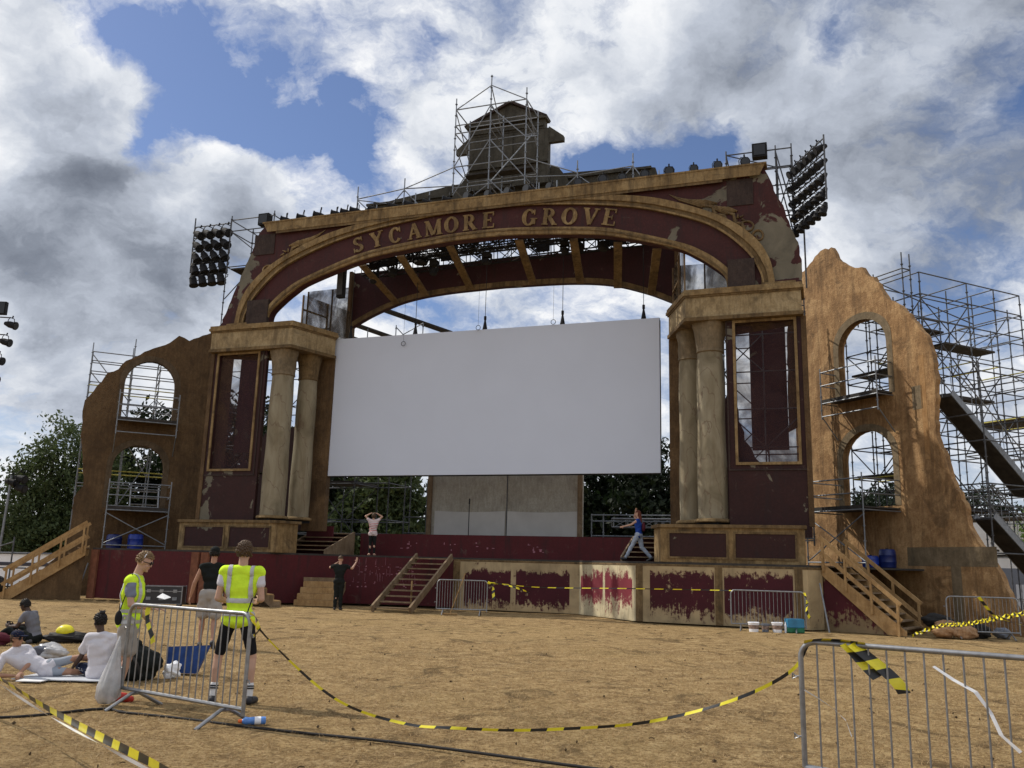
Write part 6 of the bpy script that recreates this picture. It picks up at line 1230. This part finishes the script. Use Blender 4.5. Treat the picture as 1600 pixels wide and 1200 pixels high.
def cap_hat(o, X, hx, hd, mt, back=False):
    sd, f, t_ = hx; fl = Flesh(X); fl.ell(hd+t_*.058-f*.01, (.088, .108, .075), hx); me = fl.mesh('cap', .008, 3); c = obj_of('cap', me, mt, o)
    ff = -f if back else f; fl = Flesh(X); fl.ell(hd+t_*.052+ff*.125, (.068, .062, .010), (sd, ff, t_)); me = fl.mesh('peak', .006, 2); obj_of('peak', me, mt, c)
def bands(src, o, X, zs, straps=None, h=.05, off=.006):
    for z in zs: shell(src, 'reflective_band', lambda L, z=z: (np.abs(L[:, 2]-z) < h/2), off, M_REF, o, X)
    if straps: shell(src, 'reflective_strap', straps, off*1.02, M_REF, o, X)
# steward at the left, in profile to the right, forearm along the barrier
J = stand(.10, .04); J.update(pel=(0, .0, .95), chest=(0, .01, 1.26), head=(0, .11, 1.66), neck=(0, .03, 1.49), shR=(.17, .0, 1.42), shL=(-.17, .02, 1.42), elR=(.22, .05, 1.14), wrR=(.20, .31, 1.10), elL=(-.24, .0, 1.12), wrL=(-.20, .16, .95), knR=(.10, .06, .50), anR=(.10, -.02, .09), toeR=(.12, .13, .035), knL=(-.11, -.04, .50), anL=(-.12, -.16, .09), toeL=(-.13, 0, .035))
def exA(o, X, J, hx, hd, body, made):
    glasses(o, X, hx, hd); v = made['vest'].data
    bands(v, o, X, (.93, 1.06), lambda L: (np.abs(np.abs(L[:, 0])-.10) < .026) & (L[:, 2] > 1.08))
    fl = Flesh(X); fl.ell((.20, -.08, .98), (.03, .045, .09)); fl.cap((.20, -.08, 1.05), (.20, -.08, 1.15), .008, .006); obj_of('radio', fl.mesh('radio', .008, 1), M_BLACK, o)
    b = MB(); F = lambda x, y, z: X @ V3(x, y, z); b.path([F(.16, .02, 1.52), F(.19, -.02, 1.30), F(.20, -.07, 1.08)], .006, 5); b.build('radio_cord', M_BLACK, o)
    b = MB(); b.path([X @ (hd+hx[0]*.083*cos(a)+hx[2]*(.03+.09*sin(a))+hx[1]*-.01) for a in np.linspace(.2, 2.9, 9)], .007, 5); b.build('headband', M_WHITEP, o)
person('steward in yellow vest and grey shorts resting an arm on the left barrier', (-4.33, 10.38, 0), radians(-80), J, SKIN[0], [('shirt', M_GTEE, .012, .55), ('vest', M_HV, .020), ('shorts', M_GSH, .018, .72), ('shoes', M_REDSH)], .925, .008, face=(0, .90, -.34), hair=(.050, -.03), hairc=HAIRB, handinfo={'R': dict(d=(-.05, 1, -.05), n=(0, 0, -1), t=-1, c=.4)}, extras=exA)
F_ = lambda a, b_, z: Vector((-3.90+a, 10.02+b_, 1.13+z))
o = MB().add([F_(.0, 0, .02), F_(.10, -.03, .0), F_(.14, .05, .02), F_(.03, .08, .06), F_(.0, 0, .025), F_(.10, -.03, .005), F_(.14, .05, .025), F_(.03, .08, .065)], [(0, 1, 2, 3), (7, 6, 5, 4), (0, 4, 5, 1), (1, 5, 6, 2), (2, 6, 7, 3), (3, 7, 4, 0)]).build('paper_sheet', M_LAWNPAPER); tag(o, 'folded white paper held over the left barrier by the steward', 'paper')
# steward seen from behind
J = stand(.19); J.update(elL=(-.245, -.02, 1.15), elR=(.245, -.02, 1.15), wrL=(-.17, .20, 1.10), wrR=(.17, .20, 1.12), shL=(-.195, .0, 1.45), shR=(.195, 0, 1.45))
def exB(o, X, J, hx, hd, body, made):
    v = made['vest'].data; bands(v, o, X, (.985, 1.13), lambda L: (np.abs(np.abs(L[:, 0])-.125) < .027) & (L[:, 2] > 1.15), h=.052)
    sh = made['shoes']
    for s in ('L', 'R'):
        an, kn = J['an'+s], J['kn'+s]; fl = Flesh(X); fl.cap(an+(kn-an)*.0, an+(kn-an)*.30, .040, .043); ob = obj_of('sock', fl.mesh('sock', .007, 2), M_SOCK, o)
        for q in (.20, .26): 
            c = an.lerp(kn, q); b = MB(); dd = (kn-an).normalized(); b.tube(X @ (c-dd*.007), X @ (c+dd*.007), .050, 20); b.build('sock_stripe', M_BLACK, ob, smooth='auto')
    b = MB(); F = lambda x, y, z: X @ V3(x, y, z); b.path([F(.16, -.10, 1.16), F(.13, -.165, 1.0), F(.16, -.16, .90), F(.20, -.12, .86)], .008, 5); b.build('vest_cord', M_BLACK, o)
person('steward in yellow vest and black cycling shorts seen from behind', (-3.06, 10.32, 0), radians(4), J, SKIN[0], [('shirt', M_TEE, .009, .42), ('vest', M_HV, .017), ('shorts', M_BSH, .006, .86), ('shoes', M_SHOE)], 1.0, .008, hair=(.040, -.055), hairc=HAIRD, extras=exB, girth=.93)
# man in cap walking off behind
J = stand(.10); J.update(elL=(-.30, .02, 1.15), wrL=(-.36, .10, .90), knL=(-.12, .12, .51), anL=(-.12, .05, .09), toeL=(-.14, .20, .04), knR=(.10, -.02, .50), anR=(.12, -.28, .14), toeR=(.13, -.14, .04))
person('man in dark cap and black tank top standing behind the steward', (-5.40, 16.4, 0), radians(14), J, SKIN[1], [('tank', M_BLK, .012), ('shorts', M_GSH, .024, .75), ('shoes', M_SHOE)], 1.0, .011, hair=(.03, -.05), hairc=HAIRK, extras=lambda o, X, J, hx, hd, body, made: cap_hat(o, X, hx, hd, M_BLK))
# man in black pointing at the stage
J = stand(.08); J.update(elR=(.40, .14, 1.38), wrR=(.50, .30, 1.60), elL=(-.36, .12, 1.40), wrL=(-.16, .28, 1.56), shL=(-.19, .02, 1.46), shR=(.19, .02, 1.46))
person('bald man in black raising one arm toward the stage', (-5.66, 30.2, 0), radians(2), J, SKIN[0], [('shirt', M_BLK, .016, .5), ('trousers', M_BLK, .018), ('shoes', M_SHOE)], .99, .014, handinfo={'R': dict(d=(.15, .2, 1), n=(0, -1, 0), t=-1, c=.15)}, hair=(.07, .02), hairc=HAIRD)
# woman on the stage with her hands on her head
J = stand(.075); J.update(elL=(-.36, .06, 1.66), wrL=(-.12, .06, 1.80), elR=(.36, .06, 1.66), wrR=(.12, .06, 1.80), shL=(-.175, 0, 1.48), shR=(.175, 0, 1.48), knL=(-.085, .03, .5), anL=(-.11, -.04, .09), toeL=(-.14, .1, .035), knR=(.085, .03, .5), anR=(.10, -.03, .09), toeR=(.14, .1, .035))
def exE(o, X, J, hx, hd, body, made):
    s_ = made['shirt'].data
    for z in (1.05, 1.15, 1.25, 1.34): shell(s_, 'shirt_stripe', lambda L, z=z: (np.abs(L[:, 2]-z-.5*L[:, 0]*.3) < .022) & (np.abs(L[:, 0]) < .2), .004, M_PINK, o, X)
pE = W(-15.9, 2.55, SH)
person('woman in striped top with both hands on her head on the stage', pE, radians(8), J, SKIN[0], [('shirt', M_STRIPE, .02, .3), ('trousers', M_BLK, .006), ('shoes', SKIN[0])], .90, .014, hair=(.03, -.12), hairc=HAIRD, handinfo={'L': dict(d=(1, 0, .05), n=(0, 0, -1), t=1, c=.3), 'R': dict(d=(-1, 0, .05), n=(0, 0, -1), t=-1, c=.3)}, extras=exE)
# woman walking to the left with one arm forward
J = stand(.06); J.update(knL=(-.08, .24, .55), anL=(-.07, .46, .13), toeL=(-.08, .60, .10), knR=(.08, -.10, .50), anR=(.08, -.42, .16), toeR=(.09, -.30, .05), hipL=(-.09, .03, .93), hipR=(.09, -.02, .93), shR=(.16, .0, 1.44), shL=(-.16, .04, 1.44), elL=(-.22, .26, 1.28), wrL=(-.20, .52, 1.22), elR=(.20, .16, 1.58), wrR=(.10, .12, 1.76), pel=(0, 0, .95))
def exF(o, X, J, hx, hd, body, made):
    fl = Flesh(X); fl.cap(hd-hx[1]*.04, hd-hx[1]*.10-hx[2]*.28, .085, .05); obj_of('long_hair', fl.mesh('long_hair', .014, 3), HAIRR, o)
    fl = Flesh(X); fl.ell((.0, -.17, 1.22), (.12, .07, .17)); obj_of('backpack', fl.mesh('backpack', .014, 3), cloth('maroon_bag', (.09, .02, .03)), o)
person('woman in blue top and light jeans walking left across the stage', W(-5.2, 1.05, SH), radians(78), J, SKIN[0], [('tank', M_BLUET, .012), ('trousers', M_JEAN, .014), ('shoes', M_SHOE)], .93, .013, hair=(.03, -.09), hairc=HAIRR, handinfo={'R': dict(d=(-.3, -.2, .9), n=(-1, 0, 0), t=1, c=.5)}, extras=exF)
# three people sitting on the grass. frames below: +X to the picture's right, +Y away from the camera
J = dict(pel=(0, 0, .12), chest=(-.10, .0, .42), neck=(-.20, .0, .62), head=(-.30, .0, .76), shL=(-.16, .17, .58), shR=(-.18, -.17, .58), elL=(-.28, .22, .34), elR=(-.30, -.22, .34), wrL=(-.52, .08, .34), wrR=(-.52, -.08, .33),
         hipL=(-.06, .10, .11), hipR=(-.06, -.10, .11), knL=(-.48, .16, .30), knR=(-.48, -.18, .26), anL=(-.80, .10, .08), anR=(-.78, -.12, .08), toeL=(-.94, .10, .05), toeR=(-.92, -.12, .05))
def seated(label, loc, yaw, J, skin, wear, **k):
    return person(label, loc, yaw, J, skin, wear, **k)
def exG(o, X, J, hx, hd, body, made):
    b = MB().box(lambda a, b_, z: X @ V3(-.60+a, b_, .38+z), -.04, .04, -.006, .006, -.03, .05); b.build('phone', M_BLACK, o)
seated('person in grey tee sitting hunched over a phone at the left edge', (-8.55, 16.5, .0), 0, J, SKIN[2], [('shirt', M_DGT, .014, .5), ('trousers', M_BLK, .016), ('shoes', M_SHOE)], scale=.87, voxel=.010, face=(-1, -.05, -.35), hair=(.0, -.05), hairc=HAIRK, handinfo={'L': dict(d=(-1, -.3, .2), n=(0, -1, 0), t=1), 'R': dict(d=(-1, .3, .2), n=(0, 1, 0), t=-1)}, extras=exG)
J = dict(pel=(.42, .10, .14), chest=(.12, .02, .26), neck=(-.06, -.03, .43), head=(-.02, -.06, .60), shL=(.04, .14, .43), shR=(-.12, -.18, .33), elR=(-.20, -.28, .06), wrR=(.10, -.26, .06), elL=(.22, -.02, .24), wrL=(.20, -.24, .12),
         hipL=(.48, .10, .20), hipR=(.48, .06, .10), knL=(.84, .25, .30), knR=(.80, .10, .10), anL=(1.22, .50, .30), anR=(1.05, .42, .08), toeL=(1.32, .56, .40), toeR=(1.16, .50, .12))
def exH(o, X, J, hx, hd, body, made):
    cap_hat(o, X, hx, hd, M_NAVY); glasses(o, X, hx, hd)
    fl = Flesh(X); fl.cap(J['anL'], J['anL'].lerp(J['knL'], .35), .040, .044); obj_of('sock', fl.mesh('sock', .008, 2), M_SOCK, o)
seated('person in navy cap and white tee lying propped on an elbow', (-6.38, 11.95, 0), 0, J, SKIN[1], [('shirt', M_TEE, .018, .62), ('shorts', cloth('pale_blue_shorts', (.30, .33, .38)), .008, .72), ('shoes', M_SHOE)], girth=.90, scale=.83, voxel=.009, face=(.93, -.30, -.05), hair=(.03, -.06), hairc=HAIRD, handinfo={'R': dict(d=(1, 0, .1), n=(0, 0, -1), t=1), 'L': dict(d=(.1, -.8, -.4), n=(0, 0, -1), t=1)}, extras=exH)
J = dict(pel=(0, 0, .12), chest=(-.04, .03, .42), neck=(-.06, .04, .66), head=(-.10, .05, .84), shL=(-.21, .02, .59), shR=(.12, .09, .59), elL=(-.34, .10, .32), elR=(.16, .28, .36), wrL=(-.50, .22, .14), wrR=(-.05, .42, .24),
         hipL=(-.10, .04, .12), hipR=(.08, .08, .12), knL=(-.42, .30, .14), knR=(.25, .50, .20), anL=(-.16, .55, .07), anR=(-.10, .62, .07), toeL=(-.05, .62, .05), toeR=(-.22, .66, .05))
def exI(o, X, J, hx, hd, body, made):
    fl = Flesh(X); c = hd+hx[2]*.115-hx[1]*.05; fl.ell(c, (.042, .042, .038)); 
    for k in range(7): a = k*.9; fl.cap(c, c+V3(cos(a)*.055, sin(a)*.03, .03+.02*sin(a*2)), .014, .006)
    obj_of('hair_bun', fl.mesh('hair_bun', .006, 1), HAIRK, o)
    s_ = made['trousers'].data
    for d_ in (.0, .025): shell(s_, 'side_stripe', lambda L, d_=d_: (np.abs(L[:, 2]-.115-d_) < .006) & (L[:, 1] < .20), .004, M_SOCK, o, X)
seated('person with a hair bun and white tee sitting with back to camera', (-5.30, 11.95, 0), 0, J, SKIN[2], [('shirt', M_TEE, .024, .62), ('trousers', M_NAVY, .016), ('shoes', M_SHOE)], scale=.88, voxel=.009, face=(-.82, .55, -.1), hair=(.02, -.06), hairc=HAIRK, extras=exI)
# ---------------------------------------------------------------- belongings around the group
o = MB().plate(lambda a, d, z: Vector((-5.75+a, 12.0+z, .012+d)), [jag([(-.55, -.30), (.75, -.32), (.8, .25), (-.5, .3)], .02, .15, 9)], 0, .012).build('picnic_sheet', cloth('pale_sheet', (.50, .52, .56))); tag(o, 'pale grey sheet spread under the seated person with a bun', 'sheet')
o = MB().box(lambda a, b_, z: Vector((-5.98+a, 11.62+b_, .012+z)), -.16, .16, -.11, .11, 0, .012).build('paper_sheet', M_LAWNPAPER); tag(o, 'white paper lying on the grass by the propped elbow', 'paper')
o = empty('backpack', (-4.95, 12.15, 0), 'black rucksack slumped on the grass behind the left barrier', 'rucksack')
lump('bag_body', (-4.92, 12.15, .19), .33, .24, .25, M_BLK, '', '', 7, o, .10); lump('top_flap', (-5.0, 12.12, .40), .17, .15, .12, M_BLK, '', '', 8, o, .10); MB().path([(-4.9, 11.92, .34), (-4.78, 11.86, .22), (-4.72, 11.90, .06)], .02, 6).build('strap', M_RUB, o)
fl = Flesh(Matrix.Identity(4)); 
b = MB(); b.add([(-4.72, 12.70, .02), (-4.28, 12.66, .02), (-4.12, 12.72, .40), (-4.75, 12.76, .36), (-4.70, 12.85, .02), (-4.30, 12.84, .02), (-4.16, 12.84, .38), (-4.72, 12.87, .33)], [(0, 1, 2, 3), (7, 6, 5, 4), (0, 4, 5, 1), (1, 5, 6, 2), (2, 6, 7, 3), (3, 7, 4, 0)])
o = b.build('cool_bag', simple('blue_bag_fabric', (.015, .05, .19), .6, 0, .3, 10)); sm = o.modifiers.new('s', 'SUBSURF'); sm.levels = 2; sm.render_levels = 2; sm.subdivision_type = 'SIMPLE'; tag(o, 'blue shopping bag standing on the grass beside the black rucksack', 'bag')
lump('tissue_pack', (-4.50, 12.35, .09), .10, .08, .10, M_WHITEP, 'crumpled white wrapper beside the black rucksack', 'wrapper', 9, amp=.25)
lump('yellow_helmet', (-8.12, 16.7, .20), .16, .13, .12, simple('helmet_yellow', (.85, .72, .02), .35, spec=.5), 'yellow hard hat lying on a dark bag behind the seated group', 'helmet', 10, amp=.02)
lump('dark_bag', (-8.1, 16.75, .09), .42, .25, .11, M_RUB, 'dark bag lying flat under the yellow hard hat', 'bag', 11)
lump('dark_bag', (-9.15, 16.0, .10), .45, .2, .14, cloth('maroon_rug', (.09, .02, .03)), 'dark maroon bag in front of the person with the phone', 'bag', 12)
M_CLEAR = simple('clear_bag_film', (.55, .55, .56), .25, 0, .12, 20, spec=.6); M_CLEAR.node_tree.nodes['Principled BSDF'].inputs['Alpha'].default_value = .72
lump('plastic_bag', (-6.95, 13.9, .12), .24, .16, .13, M_CLEAR, 'clear plastic bag with grey shoes lying behind the reclining person', 'bag', 13, amp=.22)
lump('grey_shoe', (-7.05, 13.8, .15), .15, .08, .08, cloth('grey_shoe_cloth', (.12, .13, .16)), 'grey shoe sticking out of the clear plastic bag', 'shoe', 15)
o = empty('carrier_bag', (-4.25, 10.0, .72), 'translucent white carrier bag full of rubbish hanging on the left barrier end', 'bag')
F = lambda x, y, z: Vector((-4.25+x*.60+(.72-z)*-.10, 10.0+y*.5, z)); b = MB(); r = random.Random(4); prof = [(.012, .72), (.04, .64), (.09, .50), (.155, .34), (.20, .20), (.20, .08), (.14, .03), (.02, .02)]; vs = []; n = 32
for i, (rr, z) in enumerate(prof):
    for j in range(n): a = 2*pi*j/n; k = 1+.10*sin(a*5+i)+.07*sin(a*9-i*.7)+r.uniform(-.03, .03); vs.append(F(rr*k*cos(a)*1.0, rr*k*sin(a), z+.01*sin(a*3)))
b.add(vs, [(i*n+j, i*n+(j+1) % n, (i+1)*n+(j+1) % n, (i+1)*n+j) for i in range(len(prof)-1) for j in range(n)]+[tuple(range(n)), tuple(range((len(prof)-1)*n, len(prof)*n))]); b.build('bag_film', M_CLEAR, o, smooth=True)
lump('rubbish', F(0, 0, .17), .08, .06, .09, cloth('grey_rubbish', (.25, .27, .28)), '', '', 16, o, .2); lump('rubbish', F(.05, 0, .30), .05, .04, .06, M_TEE, '', '', 17, o, .2)
